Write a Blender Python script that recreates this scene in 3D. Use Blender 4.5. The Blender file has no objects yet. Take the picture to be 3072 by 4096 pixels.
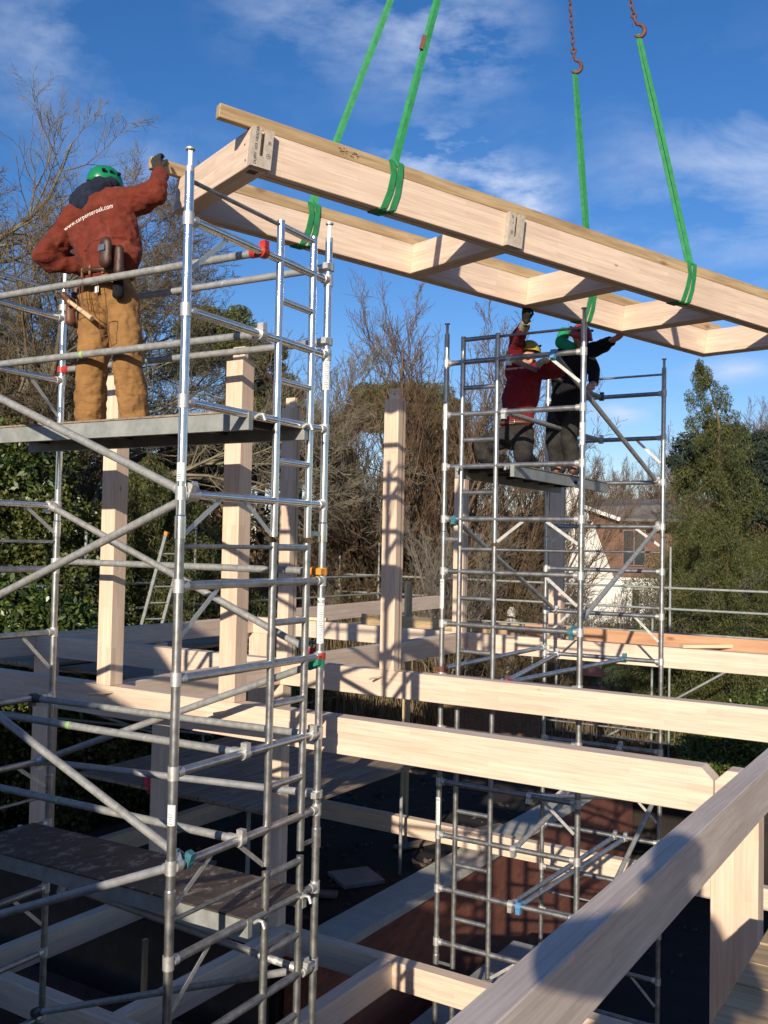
import bpy, bmesh, math, random
import numpy as np
from mathutils import Vector, Matrix
from mathutils.bvhtree import BVHTree
R = math.radians
random.seed(7); rng = np.random.default_rng(7)
S = bpy.context.scene
V = Vector
COL = S.collection

# ---------------------------------------------------------------- camera, sky, sun, exposure
# coordinates: the camera's eye is the origin; x runs along the main oak beams, y away along the cross beams
cd = bpy.data.cameras.new('camera'); cam = bpy.data.objects.new('camera', cd); COL.objects.link(cam)
CR = Vector((0.845931, 0.532933, 0.020089)); CU = Vector((0.00097, -0.03921, 0.99923)); CF = Vector((-0.533310, 0.845250, 0.033687))
CR.normalize(); CF = (CF-CR*CF.dot(CR)).normalized(); CU = CR.cross(CF)
cam.matrix_world = Matrix(((CR.x, CU.x, -CF.x, 0), (CR.y, CU.y, -CF.y, 0), (CR.z, CU.z, -CF.z, 0), (0, 0, 0, 1)))
cd.sensor_fit = 'HORIZONTAL'; cd.sensor_width = 36; cd.lens = 45.169; cd.clip_start = .05; cd.clip_end = 1500
S.camera = cam
SUN = Vector((.271, -.913, .307)).normalized()
w = bpy.data.worlds.new('World'); S.world = w; w.use_nodes = True
sun = bpy.data.lights.new('sun', 'SUN'); sun.energy = 5.0; sun.angle = R(.55); sun.color = (1, .89, .73)
so = bpy.data.objects.new('sun', sun); COL.objects.link(so); so.rotation_euler = SUN.to_track_quat('Z', 'Y').to_euler()
S.view_settings.view_transform = 'Standard'; S.view_settings.look = 'None'; S.view_settings.gamma = 1
S.view_settings.exposure = 0.27

def pol(deg, d):                       # a place at a bearing (degrees left of +y) and a distance
    return (-math.sin(R(deg))*d, math.cos(R(deg))*d)

def build_world():
    n, l = w.node_tree.nodes, w.node_tree.links
    n.clear()
    out = n.new('ShaderNodeOutputWorld'); bg = n.new('ShaderNodeBackground'); l.new(bg.outputs[0], out.inputs[0])
    sky = n.new('ShaderNodeTexSky'); sky.sky_type = 'NISHITA'; sky.sun_disc = False
    sky.sun_elevation = math.asin(SUN.z); sky.sun_rotation = math.atan2(SUN.x, SUN.y)
    sky.altitude = 0; sky.air_density = 1.0; sky.dust_density = .3; sky.ozone_density = 3.0
    bg.inputs[1].default_value = SKYS
    hs = n.new('ShaderNodeHueSaturation'); hs.inputs['Saturation'].default_value = 1.26; tn = n.new('ShaderNodeMix'); tn.data_type = 'RGBA'; tn.blend_type = 'MULTIPLY'; tn.inputs[0].default_value = 1; tn.inputs[7].default_value = (1.0, .93, 1.03, 1); l.new(sky.outputs[0], tn.inputs[6]); l.new(tn.outputs[2], hs.inputs['Color'])
    tc = n.new('ShaderNodeTexCoord')
    def math_(op, a, b=None, c=None):
        m = n.new('ShaderNodeMath'); m.operation = op
        for i, v in enumerate((a, b, c)):
            if v is None: continue
            if isinstance(v, (int, float)): m.inputs[i].default_value = v
            else: l.new(v, m.inputs[i])
        return m.outputs[0]
    nz = n.new('ShaderNodeTexNoise'); nz.inputs['Scale'].default_value = 3.2; nz.inputs['Detail'].default_value = 9; nz.inputs['Roughness'].default_value = .62; nz.inputs['Distortion'].default_value = .25
    mp = n.new('ShaderNodeMapping'); mp.inputs['Scale'].default_value = (1.6, 1.6, 3.6); mp.inputs['Rotation'].default_value = (.25, .3, 0)
    l.new(tc.outputs['Generated'], mp.inputs[0]); l.new(mp.outputs[0], nz.inputs[0])
    n2 = n.new('ShaderNodeTexNoise'); n2.inputs['Scale'].default_value = 9; n2.inputs['Detail'].default_value = 8; n2.inputs['Roughness'].default_value = .6
    m2 = n.new('ShaderNodeMapping'); m2.inputs['Scale'].default_value = (1, 1, 2.6); l.new(tc.outputs['Generated'], m2.inputs[0]); l.new(m2.outputs[0], n2.inputs[0])
    acc = None
    for (dx, dy, dz, rad, amp, kind) in CLOUDS:
        d = n.new('ShaderNodeVectorMath'); d.operation = 'SUBTRACT'; l.new(tc.outputs['Generated'], d.inputs[0]); d.inputs[1].default_value = Vector((dx, dy, dz)).normalized()
        ml = n.new('ShaderNodeVectorMath'); ml.operation = 'MULTIPLY'; l.new(d.outputs[0], ml.inputs[0]); ml.inputs[1].default_value = kind[:3]
        ln = n.new('ShaderNodeVectorMath'); ln.operation = 'LENGTH'; l.new(ml.outputs[0], ln.inputs[0])
        g = math_('SUBTRACT', 1.0, math_('DIVIDE', ln.outputs['Value'], rad)); g = math_('MAXIMUM', g, 0)
        g = math_('MULTIPLY', math_('POWER', g, 1.3), amp)
        src = n2.outputs[0] if kind[3] else nz.outputs[0]
        g = math_('MULTIPLY', g, math_('MAXIMUM', math_('MULTIPLY', math_('SUBTRACT', src, .44), 3.2), 0))
        acc = g if acc is None else math_('ADD', acc, g)
    # thin veil everywhere
    v = math_('MULTIPLY', math_('MAXIMUM', math_('SUBTRACT', nz.outputs[0], .55), 0), .25)
    acc = math_('MINIMUM', math_('ADD', acc, v), .85)
    mx = n.new('ShaderNodeMix'); mx.data_type = 'RGBA'; l.new(acc, mx.inputs[0]); l.new(hs.outputs[0], mx.inputs[6]); mx.inputs[7].default_value = (5.2, 6.0, 7.6, 1)
    l.new(mx.outputs[2], bg.inputs[0])
SKYS = .108
CLOUDS = [  # direction, radius, strength, (axis scales, fine noise?)
    (-.711, .549, .440, .10, .6, (1, 1, .7, 0)), (-.675, .643, .362, .10, .5, (1, 1, 1.3, 0)), (-.641, .698, .320, .12, .55, (1, 1, 1.5, 0)),
    (-.464, .800, .380, .075, 1.5, (1, 1, 1.9, 1)), (-.429, .818, .384, .055, 1.2, (1, 1, 1.6, 1)), (-.404, .844, .353, .065, 1.5, (1, 1, 1.6, 1)), (-.375, .861, .339, .05, 1.2, (1, 1, 1.6, 1)),
    (-.408, .785, .466, .10, .6, (1, 1, 1.2, 1)), (-.46, .754, .478, .13, .7, (1, 1, 1.4, 1)), (-.55, .68, .49, .10, .5, (1, 1, 1.3, 1)),
    (-.284, .902, .325, .13, .5, (1, 1, 1.1, 0)), (-.194, .913, .360, .15, .5, (1, 1, 1, 0)), (-.14, .92, .33, .14, .7, (1, 1, 1, 0)), (-.305, .909, .282, .07, 1.0, (1, 1, 1.6, 1)),
    (-.247, .945, .214, .05, .9, (1, 1, 2.6, 1)), (-.309, .941, .137, .055, 1.5, (1, 1, 3.2, 1)), (-.208, .962, .175, .07, 1.0, (1, 1, 3.4, 1)), (-.339, .919, .203, .04, .9, (1, 1, 3, 1)), (-.30, .95, .095, .035, 1.0, (1, 1, 3, 1))]
build_world()

# ---------------------------------------------------------------- materials
MATS = {}
def nt(name):
    m = bpy.data.materials.new(name); m.use_nodes = True
    return m, m.node_tree.nodes, m.node_tree.links, m.node_tree.nodes['Principled BSDF']
def coords(n, l, scale=(1, 1, 1), kind='Object', rnd=True):
    tc = n.new('ShaderNodeTexCoord'); mp = n.new('ShaderNodeMapping'); mp.inputs['Scale'].default_value = scale
    l.new(tc.outputs[kind], mp.inputs[0])
    if rnd:
        oi = n.new('ShaderNodeObjectInfo'); mm = n.new('ShaderNodeMath'); mm.operation = 'MULTIPLY'; mm.inputs[1].default_value = 37
        l.new(oi.outputs['Random'], mm.inputs[0]); cx = n.new('ShaderNodeCombineXYZ')
        for i in range(3): l.new(mm.outputs[0], cx.inputs[i])
        l.new(cx.outputs[0], mp.inputs['Location'])
    return mp.outputs[0]
def ramp(n, l, src, stops):
    r = n.new('ShaderNodeValToRGB'); e = r.color_ramp.elements
    while len(e) < len(stops): e.new(.5)
    for i, (p, c) in enumerate(stops): e[i].position = p; e[i].color = (*c, 1)
    l.new(src, r.inputs[0]); return r.outputs[0]
def noise(n, l, vec, scale=5, detail=6, rough=.55, dist=0):
    t = n.new('ShaderNodeTexNoise'); t.inputs['Scale'].default_value = scale; t.inputs['Detail'].default_value = detail
    t.inputs['Roughness'].default_value = rough; t.inputs['Distortion'].default_value = dist
    l.new(vec, t.inputs[0]); return t.outputs[0]
def mix(n, l, f, a, b, mode='MIX'):
    m = n.new('ShaderNodeMix'); m.data_type = 'RGBA'; m.blend_type = mode
    for i, v in ((0, f), (6, a), (7, b)):
        if isinstance(v, (int, float)): m.inputs[i].default_value = v
        elif isinstance(v, tuple): m.inputs[i].default_value = (*v, 1)
        else: l.new(v, m.inputs[i])
    return m.outputs[2]
def bump(n, l, b, h, st=.3, d=.01):
    q = n.new('ShaderNodeBump'); q.inputs['Strength'].default_value = st; q.inputs['Distance'].default_value = d
    l.new(h, q.inputs['Height']); l.new(q.outputs[0], b.inputs['Normal'])

def wood(name, c1, c2, staves=True, rough=.62, grain=(1.2, 30, 30), streak=.35, row=.042):
    m, n, l, b = nt(name)
    v = coords(n, l)
    g = noise(n, l, coords(n, l, grain), 2.2, 8, .6, .3)
    col = ramp(n, l, g, [(.3, c1), (.62, c2)])
    if staves:
        sx = n.new('ShaderNodeSeparateXYZ'); l.new(v, sx.inputs[0]); ad = n.new('ShaderNodeMath'); ad.operation = 'ADD'; l.new(sx.outputs[1], ad.inputs[0]); l.new(sx.outputs[2], ad.inputs[1])
        cx = n.new('ShaderNodeCombineXYZ'); l.new(sx.outputs[0], cx.inputs[0]); l.new(ad.outputs[0], cx.inputs[1])
        br = n.new('ShaderNodeTexBrick'); l.new(cx.outputs[0], br.inputs[0]); br.inputs['Scale'].default_value = 1
        br.inputs['Brick Width'].default_value = .9; br.inputs['Row Height'].default_value = row; br.inputs['Mortar Size'].default_value = .0006; br.offset = .37
        br.inputs['Color1'].default_value = (.88, .85, .83, 1); br.inputs['Color2'].default_value = (1.04, 1.03, 1.01, 1); br.inputs['Mortar'].default_value = (.78, .70, .62, 1)
        br.inputs['Bias'].default_value = .15
        col = mix(n, l, .85, col, br.outputs[0], 'MULTIPLY')
    big = noise(n, l, coords(n, l, (.6, 2, 2)), 1.3, 4)
    col = mix(n, l, streak, col, ramp(n, l, big, [(.35, (.70, .62, .58)), (.65, (1.0, 1.0, 1.0))]), 'MULTIPLY')
    vo = n.new('ShaderNodeTexVoronoi'); vo.inputs['Scale'].default_value = 1; l.new(coords(n, l, (2.2, 5, 5) if not staves else (1.6, 4, 4)), vo.inputs[0])
    kn = ramp(n, l, vo.outputs['Distance'], [(.0, (.30, .20, .13)), (.028 if staves else .085, (.55, .42, .32)), (.045 if staves else .16, (1, 1, 1))])
    col = mix(n, l, .8, col, kn, 'MULTIPLY')
    fl = ramp(n, l, noise(n, l, coords(n, l, (2.5, 55, 55)), 2, 5, .7, .8), [(.60, (1, 1, 1)), (.70, (.80, .72, .64))]); col = mix(n, l, .6, col, fl, 'MULTIPLY')
    l.new(col, b.inputs['Base Color']); b.inputs['Roughness'].default_value = rough
    fine = noise(n, l, coords(n, l, (3, 160, 160)), 3, 3)
    bump(n, l, b, fine, .22, .003)
    MATS[name] = m
wood('oak', (.62, .465, .350), (.76, .61, .48))
wood('oak_greyish', (.53, .455, .40), (.67, .585, .515), streak=.55)  # oak in a greyer tone with stronger streaks
wood('oak_post', (.62, .455, .335), (.76, .595, .455), row=.05)
wood('softwood', (.30, .20, .10), (.52, .38, .21), staves=False, streak=.6, grain=(1, 14, 14))
wood('softwood_fresh', (.62, .45, .26), (.74, .58, .37), staves=False, streak=.3)
wood('orange_board', (.42, .21, .11), (.55, .31, .17), staves=False, streak=.5, grain=(.6, 9, 9))
wood('scaffold_board', (.17, .125, .09), (.33, .26, .19), staves=False, streak=.7, grain=(.8, 12, 12), rough=.8)
wood('old_fence_wood', (.16, .095, .055), (.30, .19, .115), staves=False, streak=.6, rough=.85)
wood('handle_wood', (.52, .36, .21), (.62, .45, .28), staves=False)

def metal(name, c1, c2, met, r0, r1, sc=18, stain=None, bst=.12):
    m, n, l, b = nt(name)
    v = coords(n, l)
    a = noise(n, l, v, sc, 8, .65)
    col = ramp(n, l, a, [(.32, c1), (.66, c2)])
    if stain:
        s2 = noise(n, l, v, 5, 6, .7, .6)
        col = mix(n, l, ramp(n, l, s2, [(.60, (0, 0, 0)), (.66, (1, 1, 1))]), col, stain)
    l.new(col, b.inputs['Base Color'])
    mr = n.new('ShaderNodeMapRange'); mr.inputs[3].default_value = r0; mr.inputs[4].default_value = r1; l.new(a, mr.inputs[0]); l.new(mr.outputs[0], b.inputs['Roughness'])
    b.inputs['Metallic'].default_value = met
    bump(n, l, b, noise(n, l, v, 90, 4), bst, .002)
    MATS[name] = m
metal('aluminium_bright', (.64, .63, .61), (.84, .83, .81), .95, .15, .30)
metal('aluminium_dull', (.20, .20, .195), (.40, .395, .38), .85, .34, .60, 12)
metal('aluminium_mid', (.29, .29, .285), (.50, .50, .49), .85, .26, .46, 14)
metal('cast_collar', (.50, .49, .46), (.66, .65, .62), .7, .40, .6, 30)
metal('brace_grey', (.215, .215, .205), (.36, .36, .345), .25, .45, .65, 22, (.42, .40, .34))
metal('painted_tube', (.27, .28, .29), (.38, .38, .38), .4, .5, .7, 14, (.72, .70, .62))
metal('galvanised', (.21, .22, .205), (.34, .35, .33), .25, .5, .7, 8)
metal('dark_steel', (.05, .05, .055), (.11, .11, .115), .6, .4, .6)
metal('rusty_steel', (.085, .035, .025), (.20, .085, .05), .35, .6, .85, 30)

def plain(name, c, rough=.6, var=.15, sc=20, bst=0, met=0, coat=0, sheen=0, spec=None):
    m, n, l, b = nt(name); v = coords(n, l)
    a = noise(n, l, v, sc, 6)
    lo = tuple(x*(1-var) for x in c); hi = tuple(min(1, x*(1+var)) for x in c)
    l.new(ramp(n, l, a, [(.3, lo), (.7, hi)]), b.inputs['Base Color'])
    b.inputs['Roughness'].default_value = rough; b.inputs['Metallic'].default_value = met; b.inputs['Coat Weight'].default_value = coat
    b.inputs['Sheen Weight'].default_value = sheen
    if spec is not None: b.inputs['Specular IOR Level'].default_value = spec
    if bst: bump(n, l, b, noise(n, l, v, sc*4, 5), bst, .006)
    MATS[name] = m
plain('rust_fleece', (.135, .025, .014), .9, .14, 14, .5, sheen=.03, spec=.2)
plain('maroon_cloth', (.17, .010, .018), .85, .15, 14, .4, sheen=.03, spec=.2)
plain('navy_cloth', (.012, .016, .032), .9, .3, 20, .5, sheen=.03, spec=.2)
plain('black_cloth', (.010, .010, .012), .9, .3, 20, .4, spec=.2)
plain('work_trousers_dark', (.026, .024, .023), .9, .45, 9, .4, spec=.2)
plain('tan_canvas', (.26, .135, .048), .88, .16, 9, .45, spec=.25)
plain('green_cloth', (.01, .28, .10), .85, .15, 12, .3)
plain('red_cloth', (.22, .02, .02), .85, .2, 12, .3)
plain('green_plastic', (.008, .20, .07), .28, .08, 6, 0, coat=.4)
plain('yellow_plastic', (.42, .32, .03), .3, .08, 6, 0, coat=.3)
plain('red_plastic', (.40, .03, .018), .4, .2, 20)
plain('orange_plastic', (.72, .27, .03), .4, .15, 20)
plain('teal_plastic', (.05, .16, .19), .4, .2, 20)
plain('green_clip', (.02, .22, .13), .4, .2, 20)
plain('blue_plastic', (.08, .25, .45), .45, .2, 20)
plain('white_plastic', (.75, .75, .73), .5, .08, 30)
plain('label_white', (.72, .72, .70), .6, .12, 30)
plain('ink', (.02, .02, .035), .7, .1)
plain('white_ink', (.78, .76, .70), .7, .05)
plain('skin', (.50, .26, .18), .55, .1, 20)
plain('glove_dark', (.022, .022, .018), .85, .3, 30, .4)
plain('glove_grey', (.42, .36, .27), .85, .2, 30, .4)
plain('leather', (.055, .022, .013), .5, .35, 25, .3)
plain('brown_leather', (.13, .05, .025), .5, .3, 25, .3)
plain('hair', (.05, .03, .02), .7, .3, 40)
plain('green_webbing', (.018, .20, .065), .75, .22, 18, .5)
plain('yellow_tape', (.55, .55, .12), .4, .1)
plain('lime_tape', (.25, .55, .18), .4, .1)
plain('coping_stone', (.42, .40, .35), .85, .12, 6, .3)
plain('concrete', (.27, .27, .265), .9, .2, 3, .4)
plain('white_render', (.62, .60, .55), .9, .08, .5, .2)
plain('dark_glass', (.03, .04, .05), .08, .2)
plain('slate_roof', (.12, .105, .095), .8, .25, 3, .2)
plain('car_blue', (.02, .09, .32), .25, .1, coat=.6)
plain('terracotta', (.40, .15, .09), .7, .2)
plain('white_paint', (.70, .70, .68), .6, .06)
plain('rubber', (.02, .02, .02), .8, .2)
plain('magenta_bag', (.55, .02, .06), .5, .5, 25, .5)

def cloth(name, dust, sc=(14, 14, 26)):
    m = MATS[name]; n, l, b = m.node_tree.nodes, m.node_tree.links, m.node_tree.nodes['Principled BSDF']
    src = b.inputs['Base Color'].links[0].from_socket
    d = ramp(n, l, noise(n, l, coords(n, l, (1, 1, 1)), 7, 8, .7, .4), [(.50, (0, 0, 0)), (.72, (.55, .55, .55))]); l.new(mix(n, l, d, src, dust), b.inputs['Base Color'])
    f = noise(n, l, coords(n, l, sc), 1.0, 3, .5, 1.2); wv = noise(n, l, coords(n, l, (1, 1, 1)), 420, 2)
    b1_ = n.new('ShaderNodeBump'); b1_.inputs['Strength'].default_value = .55; b1_.inputs['Distance'].default_value = .02; l.new(f, b1_.inputs['Height'])
    b2_ = n.new('ShaderNodeBump'); b2_.inputs['Strength'].default_value = .4; b2_.inputs['Distance'].default_value = .002; l.new(wv, b2_.inputs['Height']); l.new(b1_.outputs[0], b2_.inputs['Normal']); l.new(b2_.outputs[0], b.inputs['Normal'])
cloth('tan_canvas', (.17, .10, .05), (8, 8, 22)); cloth('rust_fleece', (.20, .06, .035), (10, 10, 18)); cloth('maroon_cloth', (.24, .05, .045)); cloth('work_trousers_dark', (.09, .08, .065)); cloth('black_cloth', (.03, .03, .03))
def deck_ply():
    m, n, l, b = nt('phenolic_ply'); v = coords(n, l, rnd=False)
    base = ramp(n, l, noise(n, l, v, 7, 8, .65), [(.3, (.035, .026, .021)), (.7, (.085, .065, .053))])
    st = ramp(n, l, noise(n, l, coords(n, l, (1, 1.6, 1), rnd=False), 6.5, 9, .72, .5), [(.535, (0, 0, 0)), (.62, (1, 1, 1))])
    l.new(mix(n, l, st, base, (.26, .225, .185)), b.inputs['Base Color']); b.inputs['Roughness'].default_value = .62
    bump(n, l, b, noise(n, l, v, 120, 2), .3, .002); MATS['phenolic_ply'] = m
deck_ply()
def brick(name, sc, c1, c2, mo):
    m, n, l, b = nt(name)
    tc = n.new('ShaderNodeTexCoord'); sx = n.new('ShaderNodeSeparateXYZ'); l.new(tc.outputs['Object'], sx.inputs[0])
    ad = n.new('ShaderNodeMath'); ad.operation = 'ADD'; l.new(sx.outputs[0], ad.inputs[0]); l.new(sx.outputs[1], ad.inputs[1])
    cx = n.new('ShaderNodeCombineXYZ'); l.new(ad.outputs[0], cx.inputs[0]); l.new(sx.outputs[2], cx.inputs[1])
    br = n.new('ShaderNodeTexBrick'); l.new(cx.outputs[0], br.inputs[0]); br.inputs['Scale'].default_value = sc
    br.inputs['Brick Width'].default_value = .225; br.inputs['Row Height'].default_value = .075; br.inputs['Mortar Size'].default_value = .009
    br.inputs['Color1'].default_value = (*c1, 1); br.inputs['Color2'].default_value = (*c2, 1); br.inputs['Mortar'].default_value = (*mo, 1)
    nn = noise(n, l, tc.outputs['Object'], 3, 6)
    l.new(mix(n, l, .5, br.outputs[0], ramp(n, l, nn, [(.3, (.6, .55, .5)), (.7, (1, 1, 1))]), 'MULTIPLY'), b.inputs['Base Color'])
    b.inputs['Roughness'].default_value = .9; bump(n, l, b, br.outputs['Fac'], -.4, .008); MATS[name] = m
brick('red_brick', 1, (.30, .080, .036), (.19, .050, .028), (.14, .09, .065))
brick('shaded_brick', 1, (.075, .028, .018), (.05, .02, .014), (.05, .04, .03))  # blackish copy of the brick, its colour standing for shade in the pit
plain('shaded_block', (.05, .032, .022), .9, .3, 5, .3)  # wall colour set near black to stand for shade under the timbers
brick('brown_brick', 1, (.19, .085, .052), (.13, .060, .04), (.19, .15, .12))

def leaf(name, cols, rough=.5, trans=.25, sc=1.2):
    m, n, l, b = nt(name)
    g = n.new('ShaderNodeNewGeometry')
    a = noise(n, l, coords(n, l, kind='Object'), sc, 4)
    ad = n.new('ShaderNodeMath'); ad.operation = 'MULTIPLY_ADD'; l.new(g.outputs['Random Per Island'], ad.inputs[0]); ad.inputs[1].default_value = .55; 
    sb = n.new('ShaderNodeMath'); sb.operation = 'SUBTRACT'; l.new(a, sb.inputs[0]); sb.inputs[1].default_value = .27; l.new(sb.outputs[0], ad.inputs[2])
    col = ramp(n, l, ad.outputs[0], [(i/(len(cols)-1), c) for i, c in enumerate(cols)])
    l.new(col, b.inputs['Base Color']); b.inputs['Roughness'].default_value = rough
    tr = n.new('ShaderNodeBsdfTranslucent'); l.new(col, tr.inputs[0]); ms = n.new('ShaderNodeMixShader'); ms.inputs[0].default_value = trans
    out = n['Material Output']; l.new(b.outputs[0], ms.inputs[1]); l.new(tr.outputs[0], ms.inputs[2]); l.new(ms.outputs[0], out.inputs[0])
    MATS[name] = m
leaf('leaf_pine', [(.040, .050, .014), (.095, .108, .026), (.17, .175, .046)], .7)
leaf('leaf_pine_blue', [(.012, .022, .014), (.026, .042, .024), (.05, .068, .035)], .7)
leaf('leaf_cypress', [(.020, .032, .010), (.070, .085, .020), (.18, .165, .042)], .7)
leaf('leaf_laurel', [(.022, .040, .010), (.06, .095, .020), (.16, .19, .045)], .35, .2)
leaf('leaf_ivy', [(.026, .036, .010), (.08, .10, .022), (.20, .18, .05)], .4, .2)
leaf('leaf_brown', [(.07, .04, .02), (.14, .085, .04), (.22, .15, .07)], .8)
leaf('reed', [(.12, .085, .045), (.22, .165, .09), (.33, .26, .15)], .8)
def bark(name, c1, c2, sc=3):
    m, n, l, b = nt(name); a = noise(n, l, coords(n, l), sc, 7, .65)
    l.new(ramp(n, l, a, [(.3, c1), (.7, c2)]), b.inputs['Base Color']); b.inputs['Roughness'].default_value = .9
    bump(n, l, b, a, .5, .02); MATS[name] = m
bark('bark_pale', (.10, .085, .055), (.25, .215, .15))
bark('bark_brown', (.075, .052, .028), (.17, .125, .065))
bark('bark_ochre', (.09, .068, .032), (.22, .17, .08))
bark('bark_red', (.075, .048, .030), (.18, .115, .065))
bark('bark_silver', (.10, .08, .06), (.24, .21, .17), 6)

# ---------------------------------------------------------------- mesh helpers
class MB:
    """collects vertices and faces, then links them as one mesh object"""
    def __init__(s): s.v = []; s.f = []; s.sm = []
    def add(s, vs, fs, smooth=False):
        o = len(s.v); s.v += [tuple(v) for v in vs]; s.f += [tuple(i+o for i in f) for f in fs]; s.sm += [smooth]*len(fs); return s
    def box(s, a, b, M=None):
        x0, y0, z0 = a; x1, y1, z1 = b
        vs = [(x0, y0, z0), (x1, y0, z0), (x1, y1, z0), (x0, y1, z0), (x0, y0, z1), (x1, y0, z1), (x1, y1, z1), (x0, y1, z1)]
        if M is not None: vs = [tuple(M @ Vector(v)) for v in vs]
        return s.add(vs, [(0, 3, 2, 1), (4, 5, 6, 7), (0, 1, 5, 4), (1, 2, 6, 5), (2, 3, 7, 6), (3, 0, 4, 7)])
    def tube(s, p0, p1, r, r1=None, n=14, caps=True):
        p0, p1 = Vector(p0), Vector(p1); d = (p1-p0)
        if d.length < 1e-6: return s
        d.normalize(); a = d.orthogonal().normalized(); b = d.cross(a); r1 = r if r1 is None else r1
        vs = [p+(a*math.cos(2*math.pi*i/n)+b*math.sin(2*math.pi*i/n))*rr for p, rr in ((p0, r), (p1, r1)) for i in range(n)]
        s.add(vs, [(i, (i+1) % n, n+(i+1) % n, n+i) for i in range(n)], True)
        if caps: s.add([v for v in vs[:n]], [tuple(reversed(range(n)))]); s.add([v for v in vs[n:]], [tuple(range(n))])
        return s
    def path(s, pts, r, n=8, closed=False, flat=None):
        pts = [Vector(p) for p in pts]; m = len(pts); rs = r if isinstance(r, (list, tuple)) else [r]*m
        vs = []; prev = None
        for i, p in enumerate(pts):
            t = (pts[(i+1) % m]-pts[i-1]) if closed else (pts[min(i+1, m-1)]-pts[max(i-1, 0)])
            t.normalize()
            if prev is None: a = t.orthogonal().normalized()
            else: a = (prev-t*prev.dot(t)); a = a.normalized() if a.length > 1e-5 else t.orthogonal().normalized()
            prev = a; b = t.cross(a)
            vs += [p+(a*math.cos(2*math.pi*k/n)+b*math.sin(2*math.pi*k/n))*rs[i] for k in range(n)]
        fs = []
        for i in range(m if closed else m-1):
            j = (i+1) % m
            fs += [(i*n+k, i*n+(k+1) % n, j*n+(k+1) % n, j*n+k) for k in range(n)]
        s.add(vs, fs, True)
        if not closed: s.add(vs[:n], [tuple(reversed(range(n)))]); s.add(vs[-n:], [tuple(range(n))])
        return s
    def ribbon(s, pts, ws, th, side):
        """a flat strap along pts, width direction given per point"""
        pts = [Vector(p) for p in pts]; vs = []; m = len(pts)
        for i, p in enumerate(pts):
            t = (pts[min(i+1, m-1)]-pts[max(i-1, 0)]).normalized(); sd = Vector(side[i] if isinstance(side, list) else side)
            sd = (sd-t*sd.dot(t)).normalized(); nn = t.cross(sd); wv = ws[i] if isinstance(ws, list) else ws
            vs += [p+sd*wv/2+nn*th/2, p-sd*wv/2+nn*th/2, p-sd*wv/2-nn*th/2, p+sd*wv/2-nn*th/2]
        fs = [(i*4+k, i*4+(k+1) % 4, (i+1)*4+(k+1) % 4, (i+1)*4+k) for i in range(m-1) for k in range(4)]
        fs += [(3, 2, 1, 0), tuple(range(4*m-4, 4*m))]
        return s.add(vs, fs)
    def capsule(s, p0, p1, r0, r1, flat=(1, 1), axis=None, n=16, rings=5):
        p0, p1 = Vector(p0), Vector(p1); d = (p1-p0); L = d.length; d = d.normalized() if L > 1e-6 else Vector((0, 0, 1))
        a = Vector(axis) if axis else d.orthogonal(); a = (a-d*a.dot(d)).normalized(); b = d.cross(a)
        prof = [(-math.cos(R(90*i/rings))*r0, math.sin(R(90*i/rings))*r0, p0) for i in range(rings+1)] + [(math.sin(R(90*i/rings))*r1, math.cos(R(90*i/rings))*r1, p1) for i in range(rings+1)]
        vs = []
        for h, rr, c in prof:
            rr = max(rr, .0006)
            vs += [c+d*h+a*math.cos(2*math.pi*k/n)*rr*flat[0]+b*math.sin(2*math.pi*k/n)*rr*flat[1] for k in range(n)]
        m = len(prof); fs = [(i*n+k, i*n+(k+1) % n, (i+1)*n+(k+1) % n, (i+1)*n+k) for i in range(m-1) for k in range(n)]
        fs += [tuple(reversed(range(n))), tuple(range((m-1)*n, m*n))]
        return s.add(vs, fs, True)
    def mesh(s, name):
        me = bpy.data.meshes.new(name); me.from_pydata(s.v, [], s.f); me.polygons.foreach_set('use_smooth', s.sm); me.update(); return me
    def build(s, name, mat, parent=None, loc=None, M=None):
        o = bpy.data.objects.new(name, s.mesh(name)); COL.objects.link(o)
        o.data.materials.append(MATS[mat] if isinstance(mat, str) else mat)
        if parent: o.parent = parent
        if loc: o.location = loc
        if M is not None: o.matrix_local = M
        return o
def tag(o, label, cat, group=None, kind=None):
    if label: o['label'] = label
    if cat: o['category'] = cat
    if group: o['group'] = group
    if kind: o['kind'] = kind
    return o
def empty(name, label, cat, loc=(0, 0, 0), rz=0, group=None, M=None):
    o = bpy.data.objects.new(name, None); o.empty_display_size = .2; COL.objects.link(o)
    if M is not None: o.matrix_world = M
    else: o.location = loc; o.rotation_euler = (0, 0, rz)
    return tag(o, label, cat, group)
def structure(name, mb, mat):
    o = mb.build(name, mat); o['kind'] = 'structure'; return o
def beamgeo(L, W, H, bev=.004, cut0=0, cut1=0):
    """a timber: x along its length from 0, centred in y, z from -H to 0; optional 45 degree nicks on the top end corners"""
    bm = bmesh.new(); prof = [(cut0, 0), (L-cut1, 0)] + ([(L, -cut1)] if cut1 else []) + [(L, -H), (0, -H)] + ([(0, -cut0)] if cut0 else [])
    a = [bm.verts.new((x, -W/2, z)) for x, z in prof]; f = bm.faces.new(a)
    r = bmesh.ops.extrude_face_region(bm, geom=[f]); vv = [g for g in r['geom'] if isinstance(g, bmesh.types.BMVert)]
    bmesh.ops.translate(bm, verts=vv, vec=(0, W, 0)); bmesh.ops.recalc_face_normals(bm, faces=bm.faces)
    bmesh.ops.bevel(bm, geom=bm.edges[:], offset=bev, segments=1, affect='EDGES')
    me = bpy.data.meshes.new('beam'); bm.to_mesh(me); bm.free(); return me
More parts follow.
